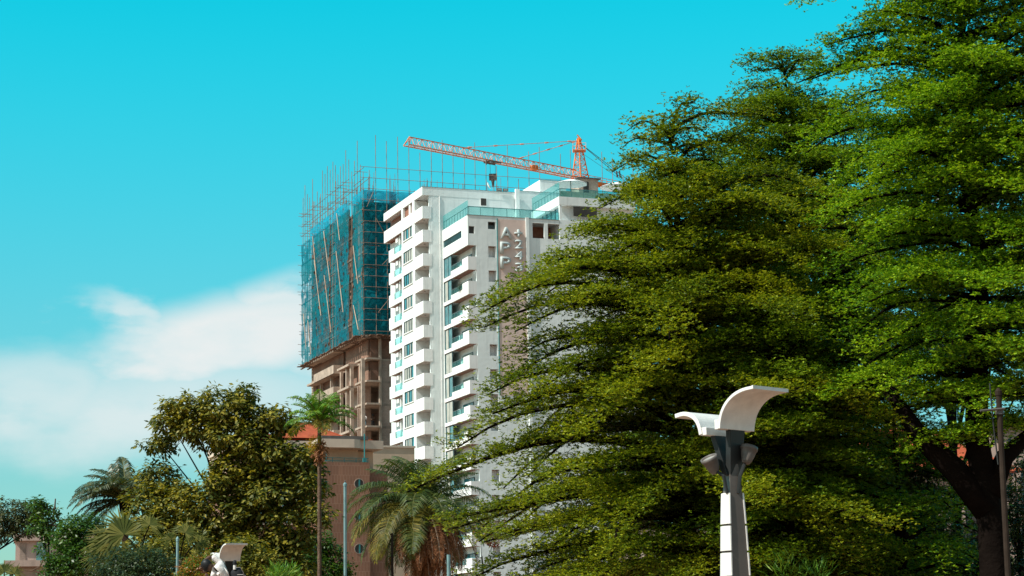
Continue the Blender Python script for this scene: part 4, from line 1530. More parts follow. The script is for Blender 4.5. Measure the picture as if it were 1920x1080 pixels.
def hand(parent, c, Mx, s=1.0):
    """Palm, four curled fingers and a thumb; fingers run along local -Z, palm faces -Y."""
    pts = [(0, 0, 0, 0.026, 0.018), (0, 0, -0.05, 0.036, 0.016), (0, 0, -0.09, 0.038, 0.015)]
    ed = [(0, 1), (1, 2)]
    o = []
    body = skinned('hand', [(*(Mx @ Vector(p[:3]) * s + Vector(c)), p[3] * s, p[4] * s) for p in pts], ed, M['skin'], parent, 1)
    for k, (x, ln_) in enumerate(((-0.03, 0.072), (-0.01, 0.082), (0.011, 0.077), (0.031, 0.06))):
        fp = [(x, 0, -0.08, 0.0095), (x * 1.05, -0.006, -0.08 - ln_ * .45, 0.0088), (x * 1.05, -0.024, -0.08 - ln_ * .75, 0.008), (x, -0.045, -0.08 - ln_ * .95, 0.007)]
        skinned('finger', [(*(Mx @ Vector(p[:3]) * s + Vector(c)), p[3] * s) for p in fp], [(0, 1), (1, 2), (2, 3)], M['skin'], body, 1)
    tp = [(0.02, -0.004, -0.025, 0.012), (0.048, -0.014, -0.05, 0.011), (0.058, -0.026, -0.085, 0.009)]
    skinned('thumb', [(*(Mx @ Vector(p[:3]) * s + Vector(c)), p[3] * s) for p in tp], [(0, 1), (1, 2)], M['skin'], body, 1)
    return body


# person in white, bending to the left with one arm up; stands on a platform below the picture's edge
pc = at(412, 1060, 45)
P = thing('person', 'person in a loose white shirt bending over with dark hair and one arm raised', 'person', (pc.x, pc.y, pc.z - 1.42))
pelv = (0.16, 0.02, 0.92)
body = [(*pelv, 0.15, 0.12), (0.13, 0.0, 1.08, 0.15, 0.115), (0.06, -0.02, 1.24, 0.17, 0.12), (-0.01, -0.03, 1.37, 0.155, 0.11), (-0.09, -0.05, 1.42, 0.06, 0.06),
        (0.03, 0.10, 1.45, 0.08, 0.08), (-0.13, 0.08, 1.585, 0.075, 0.07), (-0.20, 0.06, 1.60, 0.07, 0.065), (-0.03, -0.19, 1.34, 0.075, 0.07), (-0.14, -0.25, 1.14, 0.06, 0.06)]
skinned('shirt', body, [(0, 1), (1, 2), (2, 3), (3, 4), (3, 5), (5, 6), (6, 7), (3, 8), (8, 9)], M['shirt'], P)
fold = MB()
for (a0, a1, w0) in [((-.02, -.16, 1.36), (.06, -.15, 1.10), .022), ((.08, -.15, 1.34), (.15, -.13, 1.08), .02), ((.12, -.12, 1.36), (.22, -.10, 1.16), .02), ((.0, -.15, 1.22), (.16, -.14, 1.02), .018)]:
    mid_ = (Vector(a0) + Vector(a1)) / 2 + Vector((0.02, -0.01, 0))
    fold.tube([a0, mid_, a1], [0.006, w0, 0.006], 8)
fold.build('shirt_folds', M['shirt'], P, smooth=True)
skinned('arm', [(-0.19, 0.06, 1.60, 0.05), (-0.24, 0.04, 1.60, 0.046), (-0.36, -0.05, 1.50, 0.034)], [(0, 1), (1, 2)], M['skin'], P)
skinned('arm', [(-0.14, -0.25, 1.14, 0.045), (-0.17, -0.27, 1.06, 0.042), (-0.27, -0.29, 1.24, 0.032)], [(0, 1), (1, 2)], M['skin'], P)
Hm = Matrix.Rotation(R(-55), 3, 'Y') @ Matrix.Rotation(R(70), 3, 'Z') @ Matrix.Rotation(R(20), 3, 'X')
hc_ = (-0.265, -0.06, 1.41)
skinned('neck', [(-0.07, -0.05, 1.40, 0.062), (-0.18, -0.06, 1.40, 0.058)], [(0, 1)], M['skin'], P, 1)
hd = head_mesh(P, hc_, Hm, 1.05)
hair_cap(P, hc_, Hm, 1.16)
hand(P, (-0.36, -0.05, 1.50), Matrix.Rotation(R(20), 3, 'Y') @ Matrix.Rotation(R(10), 3, 'X'), 1.0)
hand(P, (-0.27, -0.29, 1.24), Matrix.Rotation(R(140), 3, 'Y'), 1.0)
skinned('trousers', [(0.16, 0.02, 0.95, 0.155, 0.13), (0.12, -0.10, 0.80, 0.095, 0.095), (0.08, -0.13, 0.46, 0.07, 0.07), (0.12, -0.12, 0.08, 0.055, 0.055),
                     (0.22, 0.13, 0.80, 0.095, 0.095), (0.22, 0.15, 0.46, 0.07, 0.07), (0.24, 0.15, 0.08, 0.055, 0.055)],
        [(0, 1), (1, 2), (2, 3), (0, 4), (4, 5), (5, 6)], M['cloth_d'], P)
for (x, y) in ((0.10, -0.15), (0.22, 0.12)):
    skinned('shoe', [(x + .03, y + .02, 0.05, 0.05, 0.045), (x - .06, y - .02, 0.045, 0.05, 0.04), (x - .15, y - .05, 0.04, 0.042, 0.032)], [(0, 1), (1, 2)], M['cloth_d'], P, 1)
BP = thing('backpack', 'black backpack with loose straps on the back of the person in white', 'backpack', (pc.x + 0.36, pc.y + 0.02, pc.z - 0.42))
skinned('bag', [(0.02, 0, -0.05, 0.11, 0.15), (0.05, 0, 0.10, 0.13, 0.17), (0.02, 0, 0.25, 0.12, 0.16), (-0.03, 0, 0.36, 0.075, 0.11)], [(0, 1), (1, 2), (2, 3)], M['cloth_d'], BP)
st = MB()
st.tube([(0.02, -0.14, 0.36), (0.12, -0.2, 0.36), (0.19, -0.2, 0.24), (0.17, -0.18, 0.06), (0.10, -0.16, -0.08)], 0.010, 6)
st.tube([(0.05, -0.16, 0.2), (0.18, -0.2, 0.2), (0.24, -0.2, 0.17)], 0.012, 6)
st.build('strap', M['lamp_g'], BP)
MB().lathe([(0, 0), (0.04, 0), (0.045, 0.06), (0.03, 0.1), (0, 0.11)], 12, (-0.02, -0.08, 0.42)).build('bottle_cap', M['cloth_d'], BP)
MB().lathe([(0, 0), (0.035, 0), (0.035, 0.10), (0, 0.1)], 12, (-0.02, -0.08, 0.32)).build('bottle', M['lamp_w'], BP)
pf_ = thing('stone_plinth', 'low pale stone plinth under the person in white', 'plinth', (pc.x + .1, pc.y, 0))
MB().box(-.8, .8, -.7, .7, 0, pc.z - 1.43).box(-.9, .9, -.8, .8, pc.z - 1.55, pc.z - 1.425).build('block', M['conc'], pf_)


def worker(label, a, b, z, top, low, rz):
    p = on_t(a, b, z)
    t = thing('person', label, 'person', p, rz, 'workers on the bare floors')
    skinned('torso', [(0, 0, 0.95, 0.15, 0.11), (0, 0, 1.2, 0.16, 0.11), (0, 0, 1.42, 0.15, 0.10), (0, 0, 1.52, 0.06, 0.06), (0.2, 0, 1.42, 0.065), (0.27, -.05, 1.12, 0.05), (0.2, -.25, 1.0, 0.04),
                      (-0.2, 0, 1.42, 0.065), (-0.27, -.03, 1.12, 0.05), (-0.24, -.2, 0.95, 0.04)], [(0, 1), (1, 2), (2, 3), (2, 4), (4, 5), (5, 6), (2, 7), (7, 8), (8, 9)], top, t, 1)
    skinned('trousers', [(0, 0, 0.98, 0.155, 0.12), (0.1, 0, 0.82, 0.09), (0.11, -.02, 0.46, 0.07), (0.11, 0, 0.06, 0.055), (-0.1, 0, 0.82, 0.09), (-0.12, .03, 0.46, 0.07), (-0.12, .05, 0.06, 0.055)],
            [(0, 1), (1, 2), (2, 3), (0, 4), (4, 5), (5, 6)], low, t, 1)
    head_mesh(t, (0, 0, 1.66), Matrix.Identity(3))
    hair_cap(t, (0, 0, 1.67), Matrix.Identity(3), 1.12, M['cloth_b'])


worker('worker in pale shirt and blue helmet standing on the slab beside the column', 0.75, 0.9, LV[6] - 0.0 if False else 33.56 + 0.0, M['shirt'], M['cloth_b'], R(-10))
worker('worker in dark clothes standing inside the open bay of the bare tower', 2.0, 1.2, 33.56, M['board'], M['cloth_d'], R(15))

# ------------------------------------------------------------------ vegetation builders
def npr(seed):
    return np.random.default_rng(seed)


def terminalia(name, label, base, zs, rs, z_lo, z_hi, tier, r0, m_leaf, seed, group=None, dens=1.0, leaf=0.082, top=None, bias=None, forks=()):
    """Layered tree: whorls of nearly level boughs, each a flat fan of twigs with leaf rosettes.
    zs, rs: crown radius by height."""
    g = npr(seed)
    t = thing(name, label, 'tree', (base[0], base[1], 0), 0, group)
    wood = MB()
    ztop = top or z_hi - 0.9
    tp = [(0, 0, 0)]
    for i in range(1, 9):
        tp.append((g.normal(0, 0.10), g.normal(0, 0.10), ztop * i / 8))
    rad = [r0 * (1.25 if i == 0 else 1.0) * (1 - i / 8.4) ** 0.8 + 0.02 for i in range(9)]
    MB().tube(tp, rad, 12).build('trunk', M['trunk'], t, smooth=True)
    for f in forks:
        wood.tube([Vector(p[:3]) for p in f], [p[3] for p in f], 9)
    Cs, kinds = [], 0
    az0 = g.uniform(0, 6.28)
    z = z_lo
    while z < z_hi:
        Rz = float(np.interp(z, zs, rs))
        nb = 10 if Rz > 2 else 8
        az0 += 0.55 + g.uniform(-.2, .2)
        tier_k = g.uniform(0.84, 1.07)
        for k in range(nb):
            az = az0 + 2 * math.pi * k / nb + g.normal(0, 0.16)
            far = math.sin(az) > 0.35
            Lb = Rz * tier_k * g.uniform(0.66, 1.12)
            if bias is not None:
                Lb *= bias(az, z)
            if Lb < 0.35:
                continue
            zz = z + g.normal(0, 0.21)
            hi = max(0.0, (z / z_hi - 0.78) / 0.22)
            mid_ = min(1.0, max(0.0, (z / z_hi - 0.35) / 0.45))
            rise = g.uniform(0.08, 0.40) + 0.42 * mid_ * g.uniform(.4, 1.3) + 0.25 * hi
            fall = 1.6 - 0.75 * mid_
            d = np.array([math.cos(az), math.sin(az), 0.0])
            sd_ = np.array([-d[1], d[0], 0.0])
            bend = g.normal(0, 0.12)

            def bp(s):
                return (d * (Lb * s) + sd_ * (bend * Lb * s * s)
                        + np.array([0, 0, zz + Lb * (rise * s - rise * fall * s * s) + 0.05 * math.sin(9 * s + k)]))
            n_ = 7
            bpts = [bp(i / n_) for i in range(n_ + 1)]
            rb = 0.016 * Lb + 0.018
            wood.tube(bpts, [rb * (1 - 0.85 * i / n_) + 0.004 for i in range(n_ + 1)], 5, False)
            step = 0.30
            s = 0.14 if Lb > 2 else 0.06
            side = 1
            while s < 1.0:
                for side in (-1, 1):
                    if g.random() < 0.08:
                        continue
                    p = bp(s)
                    th_ = math.radians(g.uniform(38, 66)) * side
                    dd = d * math.cos(th_) + sd_ * math.sin(th_)
                    ls = min(Lb * 0.36, 1.55) * (1.08 - 0.75 * s) * g.uniform(0.6, 1.2) + 0.22
                    m_ = max(3, int(ls / 0.034))
                    u = (np.arange(m_) + g.uniform(0.3, 0.9, m_)) / m_
                    q = p + dd * (u[:, None] * ls)
                    q[:, 2] += 0.10 * u - 0.20 * u * u * g.uniform(0.2, 1.4)
                    if far and g.random() < 0.45:
                        continue
                    rep = 1
                    for _ in range(rep):
                        Cs.append(q + np.stack([g.normal(0, .15, m_), g.normal(0, .15, m_), g.normal(0.04, .095, m_)], 1))
                    if ls > 0.6 and g.random() < 0.5:
                        wood.tube([p, p + dd * ls * 0.5 + np.array([0, 0, 0.04]), p + dd * ls * .95 + np.array([0, 0, -.05])], [0.012, 0.008, 0.003], 4, False)
                s += step / max(Lb, 0.8) * g.uniform(0.75, 1.2)
            m_ = max(3, int(Lb * 0.6 / 0.035))
            u = g.uniform(0.45, 1.02, m_)
            q = np.stack([bp(x) for x in u]) + np.stack([g.normal(0, .14, m_), g.normal(0, .14, m_), g.normal(0.05, .09, m_)], 1)
            Cs.append(q)
        z += tier * g.uniform(0.85, 1.15)
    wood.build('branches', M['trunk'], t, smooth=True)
    C = np.concatenate(Cs)
    if dens < 1:
        C = C[g.random(len(C)) < dens]
    K = 6
    print(name, len(C) * K)
    n = len(C) * K
    az = g.uniform(0, 2 * math.pi, n)
    el = g.uniform(-0.3, 0.7, n)
    T_ = np.stack([np.cos(az) * np.cos(el), np.sin(az) * np.cos(el), np.sin(el)], 1)
    Ln = g.uniform(0.75, 1.25, n) * leaf
    ctr = np.repeat(C, K, 0) + T_ * (Ln * 0.55)[:, None]
    Nn = np.stack([g.normal(0, .35, n), g.normal(0, .35, n), np.ones(n)], 1)
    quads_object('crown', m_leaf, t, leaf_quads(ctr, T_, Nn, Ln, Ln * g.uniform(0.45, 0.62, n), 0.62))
    return t


def lobed_foliage(lobes, base, g, per_m2, k, leaf, droop=0.5, shell=0.55, wl=0.45):
    """Leaf clusters through a set of ellipsoid lobes (x, y, z, rx, ry, rz); most sit near the outside."""
    out = []
    for (x, y, z, rx, ry, rz) in lobes:
        area = 4 * math.pi * ((rx * ry) ** 1.6 / 3 + (rx * rz) ** 1.6 / 3 + (ry * rz) ** 1.6 / 3) ** (1 / 1.6)
        n = int(area * per_m2)
        d = norm(g.normal(0, 1, (n, 3)))
        bump_ = 1 + 0.27 * np.sin(d[:, 0] * 5 + x) * np.sin(d[:, 2] * 6 + z) + 0.10 * np.sin(d[:, 1] * 11 + d[:, 0] * 9)
        r = (1 - shell * g.random(n) ** 1.8) * bump_ * g.uniform(0.9, 1.08, n)
        c = np.stack([x - base[0] + d[:, 0] * rx * r, y - base[1] + d[:, 1] * ry * r, z + d[:, 2] * rz * r], 1)
        out.append((c, d))
    C = np.concatenate([o[0] for o in out])
    D = np.concatenate([o[1] for o in out])
    n = len(C) * k
    C, D = np.repeat(C, k, 0), np.repeat(D, k, 0)
    az = g.uniform(0, 2 * math.pi, n)
    T_ = np.stack([np.cos(az), np.sin(az), g.normal(-droop, 0.45, n)], 1) + D * 0.5
    T_ = norm(T_)
    Ln = g.uniform(0.7, 1.25, n) * leaf
    ctr = C + T_ * (Ln * g.uniform(0.4, 0.9, n))[:, None] + g.normal(0, leaf * 0.35, (n, 3))
    Nn = np.stack([g.normal(0, .45, n), g.normal(0, .45, n), np.ones(n)], 1) + D * 0.5
    return leaf_quads(ctr, T_, Nn, Ln, Ln * g.uniform(wl * .85, wl * 1.15, n), 0.5)


def px_lobes(Y, spec):
    """(px, py, rx px, ry px[, dY]) -> ellipsoids in metres."""
    res = []
    for s in spec:
        y = Y + (s[4] if len(s) > 4 else 0)
        c = at(s[0], s[1], y)
        k = y / F_PX
        res.append((c.x, c.y, c.z, s[2] * k, max(s[2], s[3]) * k * 0.95, s[3] * k))
    return res


def broad_tree(name, label, px, Y, spec, m_leaf, seed, leaf=0.2, per=14, k=8, r0=0.2, cat='tree', group=None, droop=0.5, limbs=True, wl=0.45, stems=1, barkless=False):
    g = npr(seed)
    b = at(px, 1080, Y)
    t = thing(name, label, cat, (b.x, b.y, 0), 0, group)
    lobes = px_lobes(Y, spec)
    if limbs:
        zs_ = sorted(l[2] for l in lobes)
        zf = max(0.4, zs_[0] * 0.65)
        tr = MB()
        for s_ in range(stems):
            o = (s_ - (stems - 1) / 2) * 0.5
            tr.tube([(o, 0, 0), (o * .7, 0.02, zf * .5), (o * .3, 0, zf), (0, 0, zs_[-1] * .8)], [r0 * 1.2, r0, r0 * .85, r0 * .25], 9)
        tr.build('trunk', M['trunk'], t, smooth=True)
        br = MB()
        for l in lobes:
            e = Vector((l[0] - b.x, l[1] - b.y, l[2]))
            st_ = Vector((0, 0, min(zf + (e.z - zf) * 0.35, zs_[-1] * .7)))
            mid = st_.lerp(e, 0.55) + Vector((g.normal(0, .15), g.normal(0, .15), -abs(g.normal(0, .2))))
            br.tube([st_, mid, e, e + (e - mid) * .12], [r0 * .36, r0 * .24, r0 * .1, 0.012], 6, False)
        br.build('branches', M['trunk'], t, smooth=True)
    quads_object('crown', m_leaf, t, lobed_foliage(lobes, (b.x, b.y), g, per, k, leaf, droop, wl=wl))
    return t


def frond_quads(g, base, az, el, length, droop, nl, ll, fold=0.5, sag=0.5, wid=0.035, twist=0.0):
    """Rachis points and leaflet quads of one feather frond."""
    n = 26
    pts = []
    d = np.array([math.cos(az), math.sin(az)])
    a, p = el, np.array(base, float)
    ds = length / n
    for i in range(n + 1):
        pts.append(p.copy())
        p = p + np.array([d[0] * math.cos(a), d[1] * math.cos(a), math.sin(a)]) * ds
        a -= droop / n * (0.6 + 0.9 * i / n)
    pts = np.array(pts)
    Q = []
    for j in range(nl):
        u = 0.14 + 0.86 * (j + 0.5) / nl
        f = u * n
        i = min(int(f), n - 1)
        c = pts[i] + (pts[i + 1] - pts[i]) * (f - i)
        t_ = norm(pts[i + 1] - pts[i])
        s_ = norm(np.cross(t_, np.array([0, 0, 1.0])) + 1e-6)
        up = np.cross(s_, t_)
        L_ = ll * (0.35 + 1.1 * math.sin(math.pi * min(1, 0.12 + u * 0.88)) ** 0.7) * g.uniform(.85, 1.1) * (1 - .45 * max(0, u - .75) / .25)
        for sg_ in (-1, 1):
            dr = norm(s_ * sg_ + t_ * 0.55 + up * (fold * g.uniform(.5, 1.2)))
            m_ = c + dr * L_ * .45
            dr2 = norm(dr + np.array([0, 0, -sag * g.uniform(.6, 1.6)]))
            e = m_ + dr2 * L_ * .55
            w_ = norm(np.cross(dr, up + 0.3 * s_ * g.normal())) * wid
            w2 = norm(np.cross(dr2, up + 0.3 * s_ * g.normal())) * wid
            Q.append([c - w_ * .5, c + w_ * .5, m_ + w_, m_ - w_])
            Q.append([m_ - w2, m_ + w2, e + w2 * .1, e - w2 * .1])
    return pts, Q


def feather_palm(name, label, px, py, Y, fronds, m_leaf, seed, r0, bark, hang=(), group=None, wid=0.035, boss=True):
    """fronds: (azimuth deg, elevation deg, length, droop, leaflet length, leaf material or None)."""
    g = npr(seed)
    c = at(px, py, Y)
    t = thing(name, label, 'palm', (c.x, c.y, 0), 0, group)
    tr = MB()
    n = max(8, int(c.z / 0.22))
    tr.tube([(0, 0, c.z * i / n) for i in range(n + 1)], [r0 * (1.12 if i % 2 else 0.96) * (1 - .12 * i / n) for i in range(n + 1)], 10)
    tr.build('trunk', bark, t, smooth=True)
    if boss:
        MB().lathe([(r0 * .8, -1.0), (r0 * 1.7, -.5), (r0 * 2.0, 0), (r0 * 1.2, .4), (0.03, .7)], 12, (0, 0, c.z)).build('crown_base', M['trunk'], t, smooth=True)
    for (az, el, ln_, dr, ll, ml) in fronds:
        pts, Q = frond_quads(g, (0, 0, c.z), R(az), R(el), ln_, dr, int(ln_ * 13), ll, g.uniform(.1, .55), g.uniform(.5, 1.1), wid)
        o = quads_object('frond', ml or m_leaf, t, Q)
        rc_ = MB().tube([tuple(p) for p in pts[::3]], [0.045 * (1 - i / 9.5) + .006 for i in range(len(pts[::3]))], 5, False)
        rc_.build('rachis', M['pole_b'] if ml is L_PALM_D else M['ridge'], o)
    return t


M['ridge'] = mat('palm_rachis', (0.12, 0.12, 0.03), 0.6, 0.2, 3.0)

# ------------------------------------------------------------------ the layered trees on the right
def xy(px, Y):
    p = at(px, 700, Y)
    return (p.x, p.y)


def left_long(az, z):
    return 1.0 + 0.12 * max(0, -math.cos(az))


terminalia('layered_tree', 'olive green layered tree whose flat boughs reach over the white building', xy(1275, 53),
           [1.5, 3.6, 5.0, 6.9, 8.0, 9.3, 10.6, 12.1, 12.9, 14.0, 15.0, 15.8], [5.2, 6.3, 6.6, 7.1, 6.1, 5.8, 4.9, 3.9, 2.8, 1.65, 1.35, 0.9],
           2.6, 15.4, 0.74, 0.28, L_T1, 11, 'layered trees on the right', bias=lambda az, z: 1.0 + 0.75 * max(0, math.cos(az)) * min(1, max(0, (z - 9) / 4)))
terminalia('layered_tree', 'mid green layered tree with a rounded top standing behind the winged lamp', xy(1495, 60),
           [2, 6, 10, 13, 15, 16.4, 17.2, 17.7, 18.8, 19.6], [5.4, 5.8, 5.4, 4.7, 3.9, 3.0, 2.6, 1.75, 1.55, 0.8],
           3.2, 19.0, 0.74, 0.30, L_T2, 22, 'layered trees on the right')
terminalia('layered_tree', 'fresh green layered tree with the thick dark trunk, tallest at the right edge', xy(1838, 48),
           [5, 6.2, 7.4, 8.2, 9.6, 12, 14.5, 16.5, 18.5, 20.5], [1.0, 1.6, 3.3, 4.2, 4.3, 4.2, 4.0, 3.8, 3.4, 2.6],
           6.5, 20.5, 0.74, 0.38, L_T3, 33, 'layered trees on the right', top=17.0,
           forks=[[(0, 0, 4.6, .34), (-.7, .1, 5.6, .30), (-1.5, .1, 6.4, .24), (-2.2, .2, 7.6, .15)],
                  [(0.05, 0, 5.0, .30), (0.5, .1, 5.9, .22), (1.3, .0, 6.6, .14)]])
terminalia('layered_tree', 'small bright green layered tree right behind the white winged lamp', xy(1470, 51),
           [2, 3.2, 4.4, 5.6, 7, 8.5, 10], [3.0, 3.0, 3.2, 2.9, 3.0, 2.6, 1.0],
           3.5, 9.6, 0.72, 0.16, L_T2, 44, 'layered trees on the right', dens=0.85)
terminalia('layered_tree', 'low shaded tree under the boughs of the tallest tree', xy(1672, 52),
           [2, 3.2, 4.6, 6, 7.5], [2.6, 2.8, 2.6, 2.4, 1.6],
           2.6, 5.2, 0.85, 0.13, L_T3, 55, 'layered trees on the right', dens=0.7, top=8)

# darker trees further back that close the gaps
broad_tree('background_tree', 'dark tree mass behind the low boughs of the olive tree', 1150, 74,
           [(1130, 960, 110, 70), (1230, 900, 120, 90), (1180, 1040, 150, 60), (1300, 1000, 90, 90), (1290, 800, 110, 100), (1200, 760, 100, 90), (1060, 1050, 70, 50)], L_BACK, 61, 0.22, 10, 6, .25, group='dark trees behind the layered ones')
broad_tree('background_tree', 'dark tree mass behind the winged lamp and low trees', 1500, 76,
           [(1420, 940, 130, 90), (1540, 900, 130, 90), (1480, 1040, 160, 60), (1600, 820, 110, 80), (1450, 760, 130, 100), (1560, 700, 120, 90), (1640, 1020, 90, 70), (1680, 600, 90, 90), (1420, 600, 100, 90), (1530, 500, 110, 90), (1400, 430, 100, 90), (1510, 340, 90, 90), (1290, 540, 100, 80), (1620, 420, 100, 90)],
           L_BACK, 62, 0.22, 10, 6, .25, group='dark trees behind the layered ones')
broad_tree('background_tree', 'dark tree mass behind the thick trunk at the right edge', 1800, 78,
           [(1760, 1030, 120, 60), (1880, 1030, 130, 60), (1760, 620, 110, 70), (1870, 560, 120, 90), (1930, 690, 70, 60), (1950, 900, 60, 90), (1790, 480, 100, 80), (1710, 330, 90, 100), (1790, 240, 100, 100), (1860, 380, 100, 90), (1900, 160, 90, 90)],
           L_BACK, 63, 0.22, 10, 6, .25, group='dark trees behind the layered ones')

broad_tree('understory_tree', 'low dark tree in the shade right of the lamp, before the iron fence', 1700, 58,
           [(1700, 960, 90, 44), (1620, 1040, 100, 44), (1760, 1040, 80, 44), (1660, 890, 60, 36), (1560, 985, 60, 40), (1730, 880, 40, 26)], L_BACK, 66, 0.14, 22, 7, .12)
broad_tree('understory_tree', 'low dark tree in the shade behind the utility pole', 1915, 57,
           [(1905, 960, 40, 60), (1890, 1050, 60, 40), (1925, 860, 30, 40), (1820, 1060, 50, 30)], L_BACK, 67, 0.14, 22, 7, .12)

# what shows between their trunks
hp = at(1690, 1080, 92)
H = thing('tiled_house', 'pinkish house with a red tiled roof seen between the tree trunks', 'house', (hp.x - 3.0, hp.y, 0), R(6))
MB().box(0, 8.5, 0, 7, 0, 9.2).build('wall', M['pink_w'], H)
q = MB().add([(-.5, -.5, 9.2), (9, -.5, 9.2), (9, 7.5, 9.2), (-.5, 7.5, 9.2), (3, 3.5, 11.6), (5.5, 3.5, 11.6)],
             [(0, 1, 5, 4), (1, 2, 5), (2, 3, 4, 5), (3, 0, 4), (0, 3, 2, 1)])
q.build('roof', M['rtile'], H)
for x in (1.0, 3.6, 6.2):
    wn = MB().box(x, x + 1.2, -.05, .05, 5.6, 7.6).build('window', M['win_frame'], H)
    MB().box(x + .1, x + 1.1, -.07, -.052, 5.7, 7.5).build('pane', M['dark'], wn)
hp = at(1895, 1080, 96)
H2 = thing('grey_house', 'pale grey house wall behind the utility pole', 'house', (hp.x - .6, hp.y, 0), R(4))
MB().box(0, 7, 0, 7, 0, 11.6).build('wall', M['pink_w'], H2)
MB().box(-.3, 7.3, -.3, 7.3, 11.6, 11.9).build('roof', M['conc'], H2)
wn = MB().box(1.4, 2.6, -.05, .05, 8, 9.6).build('window', M['win_frame'], H2)
MB().box(1.5, 2.5, -.07, -.052, 8.1, 9.5).build('pane', M['dark'], wn)
hp = at(1215, 1080, 66)
G = thing('gate_house', 'small white gate house with pillars half hidden below the olive tree', 'house', (hp.x, hp.y, 0), R(10))
MB().box(0, 5.2, .4, 4, 0, 5.0).build('wall', M['pink_w'], G)
MB().box(0.35, .75, 0, .4, 0, 4.9).box(2.3, 2.7, 0, .4, 0, 4.9).box(4.6, 5.0, 0, .4, 0, 4.9).build('pillar', M['white2'], G)
MB().box(-.3, 5.5, -.3, 4.2, 5.0, 5.3).build('roof', M['conc'], G)
MB().box(1.1, 2.0, .36, .398, 2.2, 4.4).build('window', M['dark'], G)
hp = at(1380, 1080, 62)
fe = thing('iron_fence', 'rusty iron bar fence on a low wall between the tree trunks', 'fence', (hp.x, hp.y, 0), R(3))
MB().box(0, 13, 0, .25, 0, 3.0).build('low_wall', M['pink_w'], fe)
br_ = MB()
for i in range(82):
    br_.tube([(i * .16, .12, 3.0), (i * .16, .12, 6.4)], .018, 4)
for z in (3.2, 6.1):
    br_.tube([(0, .12, z), (13, .12, z)], .025, 4)
br_.build('bars', M['rust'], fe)

# ------------------------------------------------------------------ trees and plants on the left
broad_tree('broadleaf_tree', 'big broadleaf tree with drooping olive leaves left of the tiled building', 455, 90,
           [(345, 762, 42, 20), (318, 790, 34, 18), (420, 765, 62, 34), (455, 742, 32, 20), (505, 785, 48, 24), (370, 798, 56, 24), (440, 816, 70, 32),
            (300, 832, 32, 16, 1), (540, 795, 22, 14), (500, 850, 60, 34), (560, 862, 44, 34), (435, 876, 46, 32), (400, 905, 26, 18, -1),
            (300, 900, 42, 36, 1), (350, 928, 34, 22), (272, 950, 40, 40), (330, 965, 60, 45), (420, 960, 70, 50), (500, 925, 70, 50), (575, 915, 40, 50), (600, 960, 24, 22, -1),
            (540, 985, 60, 55), (450, 1040, 90, 60), (360, 1035, 70, 45), (540, 1060, 60, 50), (300, 1010, 60, 40), (480, 895, 50, 26)],
           L_BROAD, 71, 0.26, 12, 11, 0.17, droop=0.6)
bt = at(455, 1080, 90)
for (px_, py_) in ((468, 724), (484, 728), (446, 728)):
    e = at(px_, py_, 90)
    s_ = at(px_ * .6 + 440 * .4, py_ + 40, 90)
    MB().tube([(s_.x - bt.x, s_.y - bt.y, s_.z), ((s_.x + e.x) / 2 - bt.x + .1, 0, (s_.z + e.z) / 2 + .1), (e.x - bt.x, 0, e.z)], [.016, .010, .004], 5, False).build('bare_twig', M['trunk'], bpy.data.objects['broadleaf_tree'])

g0 = npr(5)
fr = []
for (az, el, ln_, dr) in [(178, 30, 3.6, 1.5), (160, 45, 3.6, 1.4), (190, 12, 3.4, 1.4), (150, 62, 3.4, 1.1), (110, 75, 3.4, .9), (60, 62, 3.4, 1.2), (30, 45, 3.5, 1.4), (10, 30, 3.4, 1.5), (205, 35, 3.4, 1.5),
                          (230, 50, 3.2, 1.5), (265, 55, 3.0, 1.6), (300, 45, 3.2, 1.5), (340, 35, 3.2, 1.5), (170, 0, 3.2, 1.3), (200, -10, 3.0, 1.2)]:
    fr.append((az, el, ln_, dr, 0.62, None))
feather_palm('feather_palm', 'dark feathery palm rising behind the broadleaf tree', 236, 940, 112, fr + [(f[0] + 13, f[1] - 6, f[2] * .93, f[3], f[4], None) for f in fr], L_FAR, 81, 0.2, M['trunk_l'], wid=0.036)

fr = []
g0 = npr(9)
for i in range(44):
    az = i * 137.5 % 360
    e = 82 - 112 * (i / 43) ** 0.9
    ln_ = g0.uniform(3.7, 4.6) if i > 8 else g0.uniform(3.2, 3.9)
    fr.append((az + g0.normal(0, 8), e + g0.normal(0, 5), ln_, g0.uniform(.8, 1.2) if e > 50 else g0.uniform(1.4, 2.0) if e > 5 else g0.uniform(.9, 1.4), 0.78,
               L_PALM_Y if (e < 10 and g0.random() < .5) else None))
for (az, el, ln_, dr) in [(262, 0, 4.4, 1.9), (238, 12, 4.6, 1.9), (205, 10, 4.7, 1.6), (190, 22, 4.6, 1.7), (180, 35, 4.7, 1.8), (222, -8, 4.6, 1.5), (168, 48, 4.6, 1.9)]:
    fr.append((az, el, ln_, dr, 0.8, L_PALM_Y if el < 13 else None))
for i in range(46):
    fr.append((g0.uniform(245, 345) if i % 4 else g0.uniform(0, 360), (-20 if i % 2 else -58) + g0.normal(0, 8), g0.uniform(3.6, 5.0), 1.35 if i % 2 else .6, 0.42, L_PALM_D))
feather_palm('oil_palm', 'large palm with arching fronds and a skirt of dead brown ones', 790, 950, 104, fr, L_PALM, 82, 0.34, M['trunk_l'], wid=0.026)

